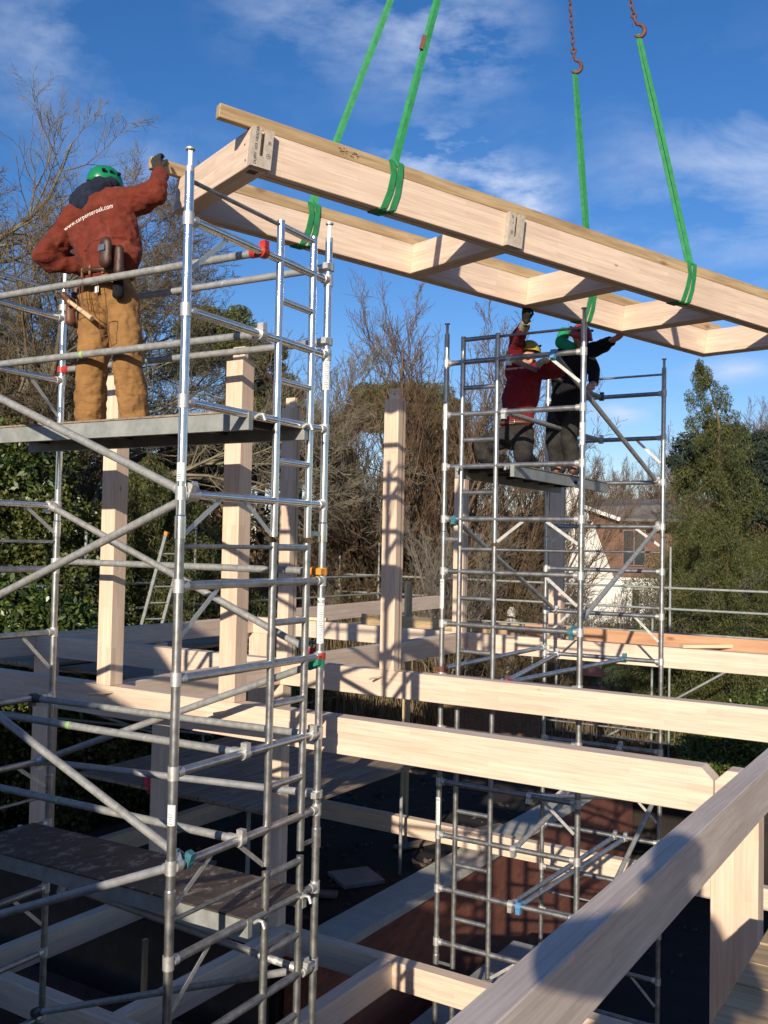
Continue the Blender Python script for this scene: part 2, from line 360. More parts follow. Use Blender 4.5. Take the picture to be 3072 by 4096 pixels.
def timber(name, mat, L, W, H, loc, rot=(0, 0, 0), parent=None, bev=.004, cut0=0, cut1=0):
    o = bpy.data.objects.new(name, beamgeo(L, W, H, bev, cut0, cut1)); COL.objects.link(o); o.data.materials.append(MATS[mat])
    o.location = loc; o.rotation_euler = rot
    if parent: o.parent = parent
    return o
def solid(parts, name, mat, parent=None, voxel=.012, smooth=5, disp=None, dscale=.12):
    """joins closed lumps into one continuous surface"""
    mb = MB()
    for p in parts: mb.capsule(*p[0], **p[1]) if isinstance(p[0], tuple) and isinstance(p[1], dict) else mb.capsule(*p)
    o = mb.build(name, mat)
    m = o.modifiers.new('r', 'REMESH'); m.mode = 'VOXEL'; m.voxel_size = voxel; m.use_smooth_shade = True
    sm = o.modifiers.new('s', 'SMOOTH'); sm.iterations = smooth; sm.factor = .6
    if disp:
        t = bpy.data.textures.new('folds', 'CLOUDS'); t.noise_scale = dscale; t.noise_depth = 2
        d = o.modifiers.new('d', 'DISPLACE'); d.texture = t; d.strength = disp; d.mid_level = .5; d.texture_coords = 'LOCAL'
        t2 = bpy.data.textures.new('creases', 'MUSGRAVE'); t2.noise_scale = dscale*1.1; t2.musgrave_type = 'RIDGED_MULTIFRACTAL'
        d = o.modifiers.new('e', 'DISPLACE'); d.texture = t2; d.strength = disp*.13; d.mid_level = .6; d.texture_coords = 'LOCAL'
    dg = bpy.context.evaluated_depsgraph_get(); dg.update()
    me = bpy.data.meshes.new_from_object(o.evaluated_get(dg)); o.modifiers.clear(); old = o.data; o.data = me; bpy.data.meshes.remove(old)
    if not me.materials: me.materials.append(MATS[mat])
    me.polygons.foreach_set('use_smooth', [True]*len(me.polygons))
    if parent: o.parent = parent
    return o
def text_mesh(s, size, name, mat, M, parent=None, extrude=.0008, space=1.0, bold=0):
    cu = bpy.data.curves.new(name, 'FONT'); cu.body = s; cu.size = size; cu.extrude = extrude; cu.align_x = 'CENTER'; cu.space_character = space; cu.offset = bold
    o = bpy.data.objects.new(name, cu); COL.objects.link(o); dg = bpy.context.evaluated_depsgraph_get(); dg.update()
    me = bpy.data.meshes.new_from_object(o.evaluated_get(dg)); bpy.data.objects.remove(o)
    q = bpy.data.objects.new(name, me); COL.objects.link(q); me.materials.clear(); me.materials.append(MATS[mat])
    if parent: q.parent = parent
    q.matrix_local = M
    return q

# ---------------------------------------------------------------- ground, excavation
def ground():
    m, n, l, b = nt('garden_ground'); tc = coords(n, l, rnd=False)
    g1 = ramp(n, l, noise(n, l, tc, 1.1, 8, .7), [(.3, (.05, .085, .014)), (.55, (.10, .14, .026)), (.75, (.15, .165, .05))])
    so = ramp(n, l, noise(n, l, tc, 2.4, 8, .7), [(.3, (.035, .022, .013)), (.7, (.10, .062, .036))])
    sx = n.new('ShaderNodeSeparateXYZ'); l.new(tc, sx.inputs[0])
    ad = n.new('ShaderNodeMath'); ad.operation = 'MULTIPLY_ADD'; l.new(noise(n, l, tc, .35, 5), ad.inputs[0]); ad.inputs[1].default_value = 14; l.new(sx.outputs[1], ad.inputs[2])
    mr = n.new('ShaderNodeMapRange'); mr.inputs[1].default_value = 28; mr.inputs[2].default_value = 31; l.new(ad.outputs[0], mr.inputs[0])
    l.new(mix(n, l, mr.outputs[0], so, g1), b.inputs['Base Color']); b.inputs['Roughness'].default_value = .95
    bump(n, l, b, noise(n, l, tc, 14, 6), .6, .04); MATS['garden_ground'] = m
    x0, x1, y0, y1, Z, B = -12, 3.6, 1.0, 18.6, -4.9, 500
    v = [(-B, -B, Z), (B, -B, Z), (B, B, Z), (-B, B, Z), (x0, y0, Z), (x1, y0, Z), (x1, y1, Z), (x0, y1, Z)]
    mb = MB(); mb.add(v, [(0, 1, 5, 4), (1, 2, 6, 5), (2, 3, 7, 6), (3, 0, 4, 7)]); structure('ground', mb, 'garden_ground')
    plain('dark_soil', (.018, .013, .009), .95, .45, 2.2, .8)  # near-black brown, darker than the garden soil
    mb = MB(); F = -6.4
    mb.add([(x0, y0, F), (x1, y0, F), (x1, y1, F), (x0, y1, F)], [(0, 1, 2, 3)]); structure('excavation_floor', mb, 'dark_soil')
    mb = MB()
    for a, c in (((x0, y0), (x1, y0)), ((x1, y0), (x1, y1)), ((x1, y1), (x0, y1)), ((x0, y1), (x0, y0))):
        mb.add([(*a, F), (*c, F), (*c, Z), (*a, Z)], [(3, 2, 1, 0)])
    structure('excavation_bank', mb, 'dark_soil')
    mb = MB(); mb.box((-11.99, 8.06, F+.01), (-6.29, 18.58, -4.62)); structure('soil_fill', mb, 'dark_soil')
ground()

# ---------------------------------------------------------------- foundation walls
def wall(label, a, b, cop=None, mat='red_brick', cat='brick wall', name='brick_wall'):
    r = empty(name, label, cat, ((a[0]+b[0])/2, (a[1]+b[1])/2, a[2]))
    o = r.location; mb = MB(); mb.box(tuple(a[i]-o[i] for i in range(3)), tuple(b[i]-o[i] for i in range(3))); mb.build('wall_face', mat, r)
    if cop:
        along = 1 if (b[1]-a[1]) > (b[0]-a[0]) else 0; L = b[along]-a[along]; k = max(1, round(L/1.05))
        mb = MB()
        for i in range(k):
            s0 = a[along]+L*i/k+.004; s1 = a[along]+L*(i+1)/k-.004
            lo = [a[0]-cop, a[1]-cop, b[2]+.002]; hi = [b[0]+cop, b[1]+cop, b[2]+.10]
            lo[along] = s0; hi[along] = s1
            mb.box(tuple(lo[j]-o[j] for j in range(3)), tuple(hi[j]-o[j] for j in range(3)))
        mb.build('coping', 'coping_stone', r)
    return r
wall('red brick foundation wall with pale stone coping running away under the sole plates', (-6.22, 8.1, -6.39), (-5.83, 18.4, -4.3), .04)
wall('foundation wall darkened in place of shade under the middle row of lower timbers', (-11.9, 7.84, -6.39), (-6.3, 7.96, -4.16), mat='shaded_block')
wall('blockwork wall coloured dark for shade in the bottom left pit', (-11.9, 7.2, -6.39), (-5.2, 7.4, -4.9), mat='shaded_brick')
def slab(label, a, b, name='concrete_slab'):
    mb = MB(); mb.box(a, b); o = mb.build(name, 'concrete'); return tag(o, label, 'slab')
slab('grey concrete ledge at the foot of the red brick wall in the pit', (-5.3, 8.9, -6.39), (-4.62, 11.8, -5.15))
for i, (x, y, lab) in enumerate(((-9.6, 10.2, 'concrete paving slab lying on dark soil, farther left'), (-8.2, 9.1, 'concrete paving slab lying on dark soil, nearest the oak sole plate'), (-7.4, 11.2, 'concrete paving slab lying on dark soil, close to the stone coping'))):
    mb = MB(); mb.box((-.3, -.3, 0), (.3, .3, .05)); o = mb.build('paving_slab', 'concrete', loc=(x, y, -4.61)); o.rotation_euler = (0, 0, .4*i+.2); tag(o, lab, 'slab')

mb = MB()
for i in range(900):
    x, y = random.uniform(-11.8, -6.4), random.uniform(8.2, 18); z = -4.62
    if i % 3 == 0: x, y, z = random.uniform(-5.7, 3.2), random.uniform(8.1, 18), -6.4
    if i % 7 == 0: x, y, z = random.uniform(-11, -1), random.uniform(2, 7), -6.4
    r_ = random.uniform(.02, .09); a = [V((random.gauss(0, 1), random.gauss(0, 1), random.gauss(0, .7))).normalized()*r_*random.uniform(.7, 1.2)+V((x, y, z)) for _ in range(8)]
    mb.add(a, [(0, 1, 2), (0, 2, 3), (0, 3, 4), (0, 4, 1), (5, 2, 1), (5, 3, 2), (5, 4, 3), (5, 1, 4), (6, 1, 7), (7, 2, 6)])
plain('rubble_mix', (.10, .075, .055), .95, .6, 1.5); o = mb.build('rubble', 'rubble_mix'); tag(o, 'loose rubble and brick bits on the dark soil of the pit', 'rubble', None, 'stuff')
for x, y, z, a, L, lab in ((-8.9, 9.6, -4.6, .5, 1.9, 'muddy plank lying on the soil beside the concrete slab'), (-7.6, 12.6, -4.6, 1.2, 2.2, 'muddy plank lying in the dark behind the farthest sole plate'), (-3.2, 12.8, -6.37, .3, 2.4, 'muddy plank on the pit floor under the right tower'), (-2.2, 9.6, -6.37, 2.0, 2.1, 'muddy plank on the pit floor beside the right tower legs')):
    tag(timber('plank', 'scaffold_board', L, .2, .04, (x, y, z+.04), (0, 0, a)), lab, 'plank')
# ---------------------------------------------------------------- oak frame
def oak(label, x0, x1, y, z, W=.14, H=.25, mat='oak', name='oak_beam', cat='oak beam', **k):
    o = timber(name, mat, x1-x0, W, H, (x0, y, z), (0, 0, 0), **k); return tag(o, label, cat)
def oaky(label, y0, y1, x, z, W=.14, H=.25, mat='oak', name='oak_beam', cat='oak beam', **k):
    o = timber(name, mat, y1-y0, W, H, (x, y0, z), (0, 0, R(90)), **k); return tag(o, label, cat)
TOP = -1.2
PX = {}
def peg(x, y, z, d, parent):
    mb = MB(); mb.tube((0, 0, 0), d, .011, .009, 10); o = mb.build('peg', 'handle_wood', parent); o.matrix_parent_inverse = parent.matrix_world.inverted(); o.location = (x, y, z); return o
b1 = oak('long pale oak beam nearest the camera, with two pegs and a mitred nick at its right end', -10, -1.298, 5.58, TOP, cut1=.065)
bpy.context.view_layer.update()
peg(-6.05, 5.515, -1.245, (-.12, -.16, -.015), b1); peg(-4.83, 5.515, -1.27, (-.055, -.09, -.01), b1)
oak('short oak stub beam joining the nearest long beam to the greyish big beam', -1.292, -1.165, 5.58, TOP, cut0=.065)
b2 = oak('long pale oak beam in the middle row, shadows crossing it under the lone post', -10, -1.165, 7.90, TOP)
bpy.context.view_layer.update()
peg(-4.93, 7.835, -1.265, (-.06, -.13, -.01), b2)
oak('long pale oak beam in the farthest row in front of the orange board', -10, -1.165, 12.04, TOP)
oaky('massive greyish oak beam running from the bottom of the photo to the right', -.2, 12.6, -1.11, TOP, W=.11, mat='oak_greyish')
oaky('oak cross beam between the near and middle rows behind the left posts', 5.652, 7.828, -6.22, TOP)
oaky('oak cross beam running from the lone post back to the farthest row', 7.972, 11.968, -6.22, TOP)
oaky('shaded oak beam along the far left side between near and middle rows', 2.0, 7.828, -10.05, TOP+.003)
oaky('shaded oak beam along the far left side behind the middle row', 7.972, 11.968, -10.05, TOP+.003)
o = oaky('loose oak beam with a square end laid on boards beyond the lone post', 12.3, 17.2, -9.5, -1.06)
o.rotation_euler = (0, R(-.5), R(90))
def post(label, x, y, z0, z1, W=.16, D=.14, tenon=True, mat='oak_post', groove=False):
    r = empty('oak_post', label, 'oak post', (x, y, z0))
    o = timber('post_shaft', mat, z1-z0, D, W, (0, 0, 0), (0, R(-90), 0), r)     # x of the timber points up
    o.matrix_local = Matrix(((0, 0, 1, W/2), (0, 1, 0, 0), (-1, 0, 0, 0), (0, 0, 0, 1))) @ Matrix.Rotation(0, 4, 'X')
    o.matrix_local = Matrix(((0, 0, -1, -W/2), (0, 1, 0, 0), (1, 0, 0, 0), (0, 0, 0, 1)))
    if tenon:
        mb = MB(); h = z1-z0
        # tenon with a drilled peg hole: a ring of faces around the hole
        w2, t2, H = .058, .02, .10
        k = 24; hz = h+.055; ring = [(math.cos(2*math.pi*i/k-math.pi/4)*.011, math.sin(2*math.pi*i/k-math.pi/4)*.011) for i in range(k)]
        vs = []; 
        def sq(a):
            u = (a/(2*math.pi)*4) % 4; m_, f_ = int(u), u-int(u); t_ = f_*2-1; return ((w2, t_*.055), (-t_*w2, .055), (-w2, -t_*.055), (t_*w2, -.055))[m_]
        for yy in (-t2, t2):
            for i in range(k): c = sq(2*math.pi*i/k); vs.append((c[0], yy, hz+c[1]))
            for p in ring: vs.append((p[0], yy, hz+p[1]))
        fs = []
        for i in range(k):
            j = (i+1) % k
            fs += [(i, j, k+j, k+i), (2*k+j, 2*k+i, 3*k+i, 3*k+j), (k+i, k+j, 3*k+j, 3*k+i), (j, i, 2*k+i, 2*k+j)]
        mb.add(vs, fs); t = mb.build('tenon', mat, r)
    if groove:
        mb = MB(); mb.box((W/2-.0005, D*.12, .01), (W/2+.0015, D*.16, z1-z0-.01)); mb.build('groove', 'leather', r)
    return r
post('tall oak post at the left, its top behind the worker in tan trousers', -6.17, 5.58, TOP+.001, 1.38)
post('tall oak post with square tenon seen between the left scaffold tower poles', -4.84, 5.58, TOP+.001, 1.37)
post('lone tall oak post in the centre striped by scaffold shadows', -4.88, 7.90, TOP+.001, 1.40, groove=True)
post('oak post with drilled tenon right behind the left tower ladder', -6.145, 7.90, TOP+.001, 1.39, W=.14, groove=True)
post('oak post rising behind the ladder uprights of the right scaffold tower', -6.31, 12.04, TOP+.001, .95, tenon=False, groove=True)
post('oak post rising behind the rear left pole of the right scaffold tower', -4.87, 12.04, TOP+.001, .95, W=.17, tenon=False, groove=True)
post('broad sunlit oak post under the greyish big beam at the right', -1.185, 5.59, -3.898, TOP-.252, W=.25, D=.15, tenon=False)
post('broad shaded lower post left of the rear scaffold pole', -9.86, 7.90, -3.898, TOP-.252, W=.30, tenon=False)
post('broad shaded lower post standing left of the magenta bag edge', -7.82, 7.90, -3.898, TOP-.252, W=.27, tenon=False)
post('broad shaded lower post far behind the left tower, beside the old boards', -9.88, 12.04, -3.898, TOP-.252, W=.36, tenon=False)
post('slim oak post set flush in the shaded far left beam', -9.965, 9.95, -4.6, TOP-.252, W=.12, D=.12, tenon=False)
post('shaded lower post under the middle row hidden by the left tower', -6.2, 7.90, -3.898, TOP-.252, W=.16, tenon=False)
# lower (ground floor) frame, z top -3.9
LT = -3.9
oak('lower oak sole plate in the middle row, part sunlit near the bottom', -11.5, 3.2, 7.90, LT, H=.25)
oak('lower oak sole plate of the farthest row, patches of sun on it', -11.5, 3.2, 12.04, LT)
oak('lower oak sole plate in the near row at the bottom left corner', -11.5, -1.9, 5.62, LT)
oaky('lower oak cross timber at the bottom left, first from the left', 3.0, 5.548, -7.95, LT); oaky('lower oak cross timber reaching the corner beside the plywood platform', 5.692, 7.828, -7.95, LT)
oaky('lower oak cross timber under the left scaffold tower', 5.692, 7.828, -6.07, LT)
oaky('lower oak cross timber at the bottom between tower and greyish beam', 5.692, 7.828, -4.82, LT)
oaky('lower oak cross timber in the dark behind the left tower', 7.972, 11.968, -9.82, LT)
# ---------------------------------------------------------------- boards, toe boards, props, ladder
def boards(name, label, cat, x0, x1, y0, y1, z, wid=.225, along='x', mat='scaffold_board', n=None):
    r = empty(name, label, cat, (x0, y0, z)); n = n or max(1, int(round(((y1-y0) if along == 'x' else (x1-x0))/wid)))
    for i in range(n):
        j = random.uniform(-.05, .05)
        if along == 'x': o = timber('board', mat, x1-x0+j, wid-.012, .038, (0, (i+.5)*wid, random.uniform(0, .006)), (0, 0, random.uniform(-.002, .002)), r, .003)
        else: o = timber('board', mat, y1-y0+j, wid-.012, .038, ((i+.5)*wid, 0, random.uniform(0, .006)), (0, 0, R(90)+random.uniform(-.002, .002)), r, .003)
    return r
boards('board_deck', 'weathered scaffold boards lying beyond the shaded far left beam', 'scaffold boards', -13.4, -10.2, 8.1, 13.6, -1.62, along='y')
boards('board_deck', 'grey scaffold boards between the far left beam and first tall post', 'scaffold boards', -9.9, -8.0, 8.1, 9.0, -1.62, along='x')
boards('board_deck', 'dark boards on the lower lift behind the left scaffold tower', 'scaffold boards', -9.6, -6.5, 8.2, 11.9, -2.9, along='y')
boards('board_deck', 'boards lying flat beyond the farthest oak beam', 'scaffold boards', -9.5, -1.3, 12.5, 13.4, -1.33, along='x')
tag(timber('toe_board', 'softwood', 2.7, .038, .22, (-8.2, 12.42, -1.07)), 'pale softwood board on edge behind the farthest oak beam, left part', 'board')
tag(timber('toe_board', 'orange_board', 5.2, .038, .25, (-5.48, 12.42, -1.06), (0, R(.2), 0)), 'orange brown board on edge behind the farthest oak beam', 'board')
tag(timber('plank', 'softwood_fresh', 2.6, .11, .045, (-3.22, 11.99, -1.148), (0, 0, R(43))), 'thin pale plank lying across the orange board at the right', 'plank')
tag(timber('plank', 'softwood_fresh', .7, .09, .045, (-9.35, 12.0, -1.148), (0, 0, R(12))), 'short yellow offcut on the oak beam behind the left tower', 'plank')
pr = empty('timber_prop', 'upright two tone softwood prop right of the lone oak post', 'prop', (-7.72, 13, -4.9))
timber('stud', 'softwood_fresh', 4.33, .09, .045, (0, 0, 0), parent=pr).matrix_local = Matrix(((0, 0, -1, -.045), (0, 1, 0, 0), (1, 0, 0, 0), (0, 0, 0, 1)))
timber('stud', 'softwood', 4.30, .09, .045, (0, 0, 0), parent=pr).matrix_local = Matrix(((0, 0, -1, .002), (0, 1, 0, 0), (1, 0, 0, 0), (0, 0, 0, 1)))
tag(timber('timber_prop', 'softwood', 2.3, .05, .05, (-7.35, 7.2, -6.38), (0, R(-90), 0)), 'slim pale prop standing in the dark pit at the bottom left', 'prop')
ld = empty('ladder', 'aluminium ladder with orange caps leaning left of the first tower', 'ladder', (-13.55, 13, -1.6))
A0, A1, OF = Vector((0, 0, 0)), Vector((.57, 0, 1.72)), Vector((.17, .36, 0))
for k in range(2):
    mb = MB(); q = OF*k; top = A1 if k == 0 else A1*.62
    mb.ribbon([A0+q, top+q], .065, .03, (0.9, .1, -.3)); mb.build('stile', 'galvanised', ld)
    mb = MB(); mb.ribbon([top+q-Vector((.008, 0, .025)), top+q+Vector((.012, 0, .035))], .075, .042, (0.9, .1, -.3)); mb.build('end_cap', 'orange_plastic', ld)
for i in range(5):
    mb = MB(); p = A0.lerp(A1, .06+.19*i*.95); mb.tube(p, p+OF, .015); mb.build('rung', 'galvanised', ld)
mb = MB()
for i in range(60):
    a = Vector((random.gauss(0, .10), random.gauss(0, .10), random.uniform(0, .55))); s_ = .11
    mb.add([a+Vector((random.uniform(-s_, s_), random.uniform(-s_, s_), random.uniform(-s_, s_))) for _ in range(3)], [(0, 1, 2)])
o = solid([((0, 0, 0), (.06, .05, .15), .16, .12), ((.06, .05, .15), (.16, .1, .5), .12, .04)], 'net_bag', 'magenta_bag', None, .03, 2, .12, .08)
o.location = (-8.35, 8.35, -2.86); tag(o, 'crumpled magenta net bag lying on the lower boards in the dark', 'bag')

# ---------------------------------------------------------------- aluminium scaffold towers
TW, U1, U2 = 1.378, .84, 1.20
TR = .0254
def claw(p, axis, d, mat, parent):
    """locking claw at a brace end: ring round the tube it grips, jaw and sleeve"""
    mb = MB(); p = Vector(p); ax = Vector(axis).normalized(); d = Vector(d).normalized()
    mb.tube(p-ax*.024, p+ax*.024, .038, n=16)
    mb.tube(p+d*.02, p+d*.085, .031, .030, n=14)
    up = ax.cross(d).normalized()
    mb.box((-.02, -.022, -.014), (.02, .022, .030), Matrix.Translation(p-d*.012+up*.034) @ Matrix((ax, d, up)).transposed().to_4x4())
    return mb.build('claw', mat, parent)
def make_frame(tower, x_is, sg, depth, zb, ladder, metal_, colm, top=False, top2=False):
    """one welded end frame: poles, rungs, collars, corner gussets. local x = along frame, y = sg*depth"""
    fr = bpy.data.objects.new('ladder_frame' if ladder else 'end_frame', None); fr.empty_display_size = .1; COL.objects.link(fr); fr.parent = tower; fr.location = (0, sg*depth, zb)
    def tb(name, a, b, r, mat=metal_, n=16):
        mb = MB(); mb.tube(a, b, r, n=n); return mb.build(name, mat, fr)
    for e in (0, TW):
        tb('pole', (e, 0, 0), (e, 0, 2.0), TR)
        mb = MB(); mb.tube((e, 0, -.005), (e, 0, .115), .0305); mb.tube((e, 0, .115), (e, 0, .125), .0305, TR); mb.build('socket', metal_ if metal_ != 'aluminium_bright' else 'aluminium_bright', fr)
        if top:
            mb = MB(); mb.tube((e, 0, 2.0), (e, 0, 2.03), .0245); mb.tube((e, 0, 2.03), (e, 0, 2.125), .010); 
            for k in range(4): mb.tube((e+.012*math.cos(k*1.57), .012*math.sin(k*1.57), 2.02), (e+.012*math.cos(k*1.57), .012*math.sin(k*1.57), 2.12), .004, n=6)
            mb.tube((e, 0, 2.122), (e, 0, 2.132), .027); mb.build('spigot', 'cast_collar', fr)
    for k in range(4):
        z = .24+.5*k
        tb('rung', (.02, 0, z), (TW-.02, 0, z), TR*.98)
        for e, s_ in ((0, 1), (TW, -1)):
            mb = MB(); mb.tube((e, 0, z-.037), (e, 0, z+.037), .0315); mb.tube((e+s_*.025, 0, z), (e+s_*.062, 0, z), .0295); mb.build('collar', colm, fr)
    if ladder:
        for e in (U1, U2): tb('upright', (e, 0, .02), (e, 0, 1.985), TR*.95)
        for k in range(4): tb('step', (U1+.02, 0, (.49, .99, 1.49, 1.955)[k]), (U2-.02, 0, (.49, .99, 1.49, 1.955)[k]), .0215)
        tb('tie_bar', (.02, 0, 1.955), (U1-.02, 0, 1.955), .0125, 'aluminium_dull')
        mb = MB(); mb.box((U2+.02, -.004, .035), (TW-.028, .004, .062)); mb.build('bracket', 'aluminium_mid', fr)
    else:
        tb('tie_bar', (.02, 0, 1.955), (TW-.02, 0, 1.955), .0125)
    def gus(e0, z0, e1, z1):
        mb = MB(); mb.ribbon([(e0, 0, z0), (e1, 0, z1)], .028, .005, (1 if e1 > e0 else 1, 0, .7*(1 if e1 > e0 else -1))); mb.build('gusset', 'cast_collar', fr)
    if ladder:
        for k in (0, 3): gus(.33, .24+.5*k-.02, .03, .24+.5*k-.27 if k else .02)
        gus(.56, .22, U1-.025, .03)
    else:
        for k in (0, 2):
            for e0, e1 in ((.30, .03), (TW-.30, TW-.03)): gus(e0, .24+.5*k-.02, e1, max(.03, .24+.5*k-.28))
    return fr
def tower(name, label, O, rz, sg, L, zt, nsec, mats_front, mats_back, braces, deck, group=None):
    r = empty(name, label, 'scaffold tower', O, rz, group)
    for k in range(nsec):
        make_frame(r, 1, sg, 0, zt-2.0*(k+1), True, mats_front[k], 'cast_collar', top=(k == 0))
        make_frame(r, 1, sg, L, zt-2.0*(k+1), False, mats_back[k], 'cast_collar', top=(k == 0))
    zb = zt-2.0*nsec
    for e in (0, TW):
        for d in (0, sg*L):
            mb = MB(); mb.tube((e, d, zb-.12), (e, d, zb+.02), .018); mb.box((e-.075, d-.075, zb-.13), (e+.075, d+.075, zb-.12)); mb.build('base_plate', 'cast_collar', r)
    for (kind, e0, d0, z0, e1, d1, z1, mat, c0, c1) in braces:
        p0, p1 = Vector((e0, sg*d0, z0)), Vector((e1, sg*d1, z1)); d = (p1-p0).normalized()
        b = bpy.data.objects.new('brace', None); COL.objects.link(b); b.parent = r; b.empty_display_size = .1
        mb = MB(); mb.tube(p0+d*.05, p1-d*.05, .0245, n=16); mb.build('brace_tube', mat, b)
        vert = Vector((0, 0, 1)); hor = Vector((1, 0, 0))
        claw(p0, vert if kind[0] == 'p' else hor, d, c0, b); claw(p1, vert if kind[1] == 'p' else hor, -d, c1, b)
        for t, wd, mm in (TAPE.get((kind, round(e0, 2), round(z0, 2)), ())):
            q = p0.lerp(p1, t); mb = MB(); mb.tube(q-d*wd, q+d*wd, .0256, n=16); mb.build('tape', mm, b)
    for (e0, e1, z, pm) in deck:
        dk = bpy.data.objects.new('platform', None); COL.objects.link(dk); dk.parent = r; dk.location = (0, 0, z)
        ya, yb = sorted((-sg*.03, sg*(L+.03)))
        mb = MB(); mb.box((e0-.008, ya+.02, 0), (e1+.008, yb-.02, .012)); mb.build('deck_board', pm, dk)
        for e in (e0, e1-.04):
            mb = MB(); mb.box((e, ya, -.105), (e+.04, yb, -.002)); mb.build('side_beam', 'galvanised', dk)
        for k in range(6): yy = ya+(yb-ya)*(k+.5)/6; mb = MB(); mb.box((e0+.04, yy-.02, -.05), (e1-.04, yy+.02, -.002)); mb.build('cross_member', 'dark_steel', dk)
        for e in (e0+.06, e1-.06):
            for yy, s2 in ((ya, -1), (yb, 1)): mb = MB(); mb.path([(e, yy, -.03), (e, yy+s2*.03, -.01), (e, yy+s2*.06, -.012), (e, yy+s2*.075, -.05)], .012, 8); mb.build('hook', 'cast_collar', dk)
    return r
TAPE = {}
ZI = [1.754-.5*i for i in range(14)]
L1, L2 = 2.545, 2.604
BG, PT, CC = 'brace_grey', 'painted_tube', 'cast_collar'
TAPE[('rr', .66, round(ZI[1], 2))] = ((.60, .008, 'lime_tape'), (.595, .004, 'yellow_tape')); TAPE[('pp', 0., round(ZI[3], 2))] = ((.62, .008, 'lime_tape'),)
TAPE[('rr', .6, round(ZI[6], 2))] = ((.58, .012, 'lime_tape'), (.575, .004, 'yellow_tape')); TAPE[('rr', .58, round(ZI[7], 2))] = ((.60, .008, 'lime_tape'),)
TAPE[('pr', 1.378, round(ZI[5], 2))] = ((.04, .06, 'red_plastic'),)
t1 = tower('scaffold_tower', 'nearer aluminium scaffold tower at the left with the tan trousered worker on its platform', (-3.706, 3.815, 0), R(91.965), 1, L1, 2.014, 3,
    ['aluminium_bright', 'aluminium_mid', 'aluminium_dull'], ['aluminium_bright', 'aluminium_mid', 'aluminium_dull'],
    [('rr', .66, 0, ZI[0], .66, L1, ZI[0], BG, 'red_plastic', CC), ('rr', .66, 0, ZI[1], .66, L1, ZI[1], BG, CC, CC),
     ('pp', TW, 0, ZI[0]+.09, TW, L1, ZI[0]+.09, PT, CC, CC), ('pp', TW, 0, ZI[1]+.09, TW, L1, ZI[1]+.09, BG, CC, 'red_plastic'),
     ('rr', .05, 0, ZI[3], .05, L1, ZI[1], BG, CC, CC), ('rr', .10, 0, ZI[3], .10, L1, ZI[5], BG, CC, CC),
     ('pr', TW, 0, ZI[5], 1.30, L1, ZI[3], BG, 'red_plastic', CC), ('pp', TW, 0, ZI[4]+.06, TW, L1, ZI[4]+.06, BG, 'orange_plastic', CC),
     ('rr', 1.29, 0, ZI[6], 1.2, L1, ZI[6], BG, CC, 'dark_steel'), ('rr', .6, 0, ZI[6], .6, L1, ZI[6], BG, CC, CC),
     ('pr', TW, 0, ZI[7]+.1, 1.28, L1, ZI[7], PT, CC, CC), ('rr', .58, 0, ZI[7], .58, L1, ZI[7], BG, CC, CC),
     ('pr', TW-.01, 0, ZI[5]-.04, 1.25, L1, ZI[7], BG, 'green_clip', CC), ('rr', .12, 0, ZI[7], .12, L1, ZI[5], BG, 'teal_plastic', CC),
     ('rr', .04, 0, ZI[7], .04, L1, ZI[9], PT, CC, CC),
     ('rr', 1.29, 0, ZI[9], 1.32, L1, ZI[11]+.05, BG, CC, 'dark_steel'), ('rr', 1.26, 0, ZI[9], .70, .62*L1, ZI[8]-.1, PT, CC, CC)],
    [(.53, 1.14, .765, 'scaffold_board'), (.64, 1.24, ZI[8]+.02, 'phenolic_ply')])
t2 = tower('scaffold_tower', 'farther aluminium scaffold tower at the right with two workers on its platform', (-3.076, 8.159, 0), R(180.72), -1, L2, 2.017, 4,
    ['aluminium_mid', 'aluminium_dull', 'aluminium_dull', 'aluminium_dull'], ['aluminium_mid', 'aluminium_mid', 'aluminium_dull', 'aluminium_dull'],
    [('rr', .72, 0, ZI[0], .72, L2, ZI[0], BG, CC, 'dark_steel'), ('rr', .76, 0, ZI[1], .72, L2, ZI[1], BG, CC, CC),
     ('rr', .28, 0, ZI[0]+.01, .06, L2, ZI[2], BG, 'blue_plastic', CC), ('rr', .08, 0, ZI[5], .05, L2, ZI[3], BG, 'teal_plastic', CC),
     ('rr', 1.26, 0, ZI[3], 1.24, L2, ZI[5], 'aluminium_mid', 'teal_plastic', CC), ('pp', TW, 0, ZI[6]+.07, TW, L2, ZI[6]+.07, 'aluminium_mid', 'rusty_steel', CC),
     ('rr', .72, 0, ZI[6], 1.22, L2, ZI[6], 'aluminium_mid', 'blue_plastic', CC), ('rr', .70, 0, ZI[6], .42, L2, ZI[6], 'aluminium_mid', 'red_plastic', 'teal_plastic'),
     ('rr', .45, 0, ZI[8], .06, L2, ZI[9], 'aluminium_mid', CC, CC),
     ('rr', .62, 0, ZI[10], .50, L2, ZI[10], 'aluminium_mid', CC, CC), ('rr', .54, 0, ZI[10], .38, L2, ZI[10], 'aluminium_mid', 'blue_plastic', CC),
     ('rr', .60, 0, ZI[9], .45, L2, ZI[8], BG, CC, CC), ('rr', .05, 0, ZI[11], .05, L2, ZI[9], BG, CC, CC)],
    [(.64, 1.25, .755, 'scaffold_board')])
o = bpy.data.objects.new('label', None); COL.objects.link(o); o.parent = t2; o.location = (.640, -1.62, .70)
mb = MB(); mb.box((-.0025, -.11, -.022), (-.0005, .11, .022)); mb.build('label_sheet', 'label_white', o); mb = MB(); mb.box((-.004, .0, -.02), (-.0026, .105, .02)); mb.build('label_band', 'navy_cloth', o)
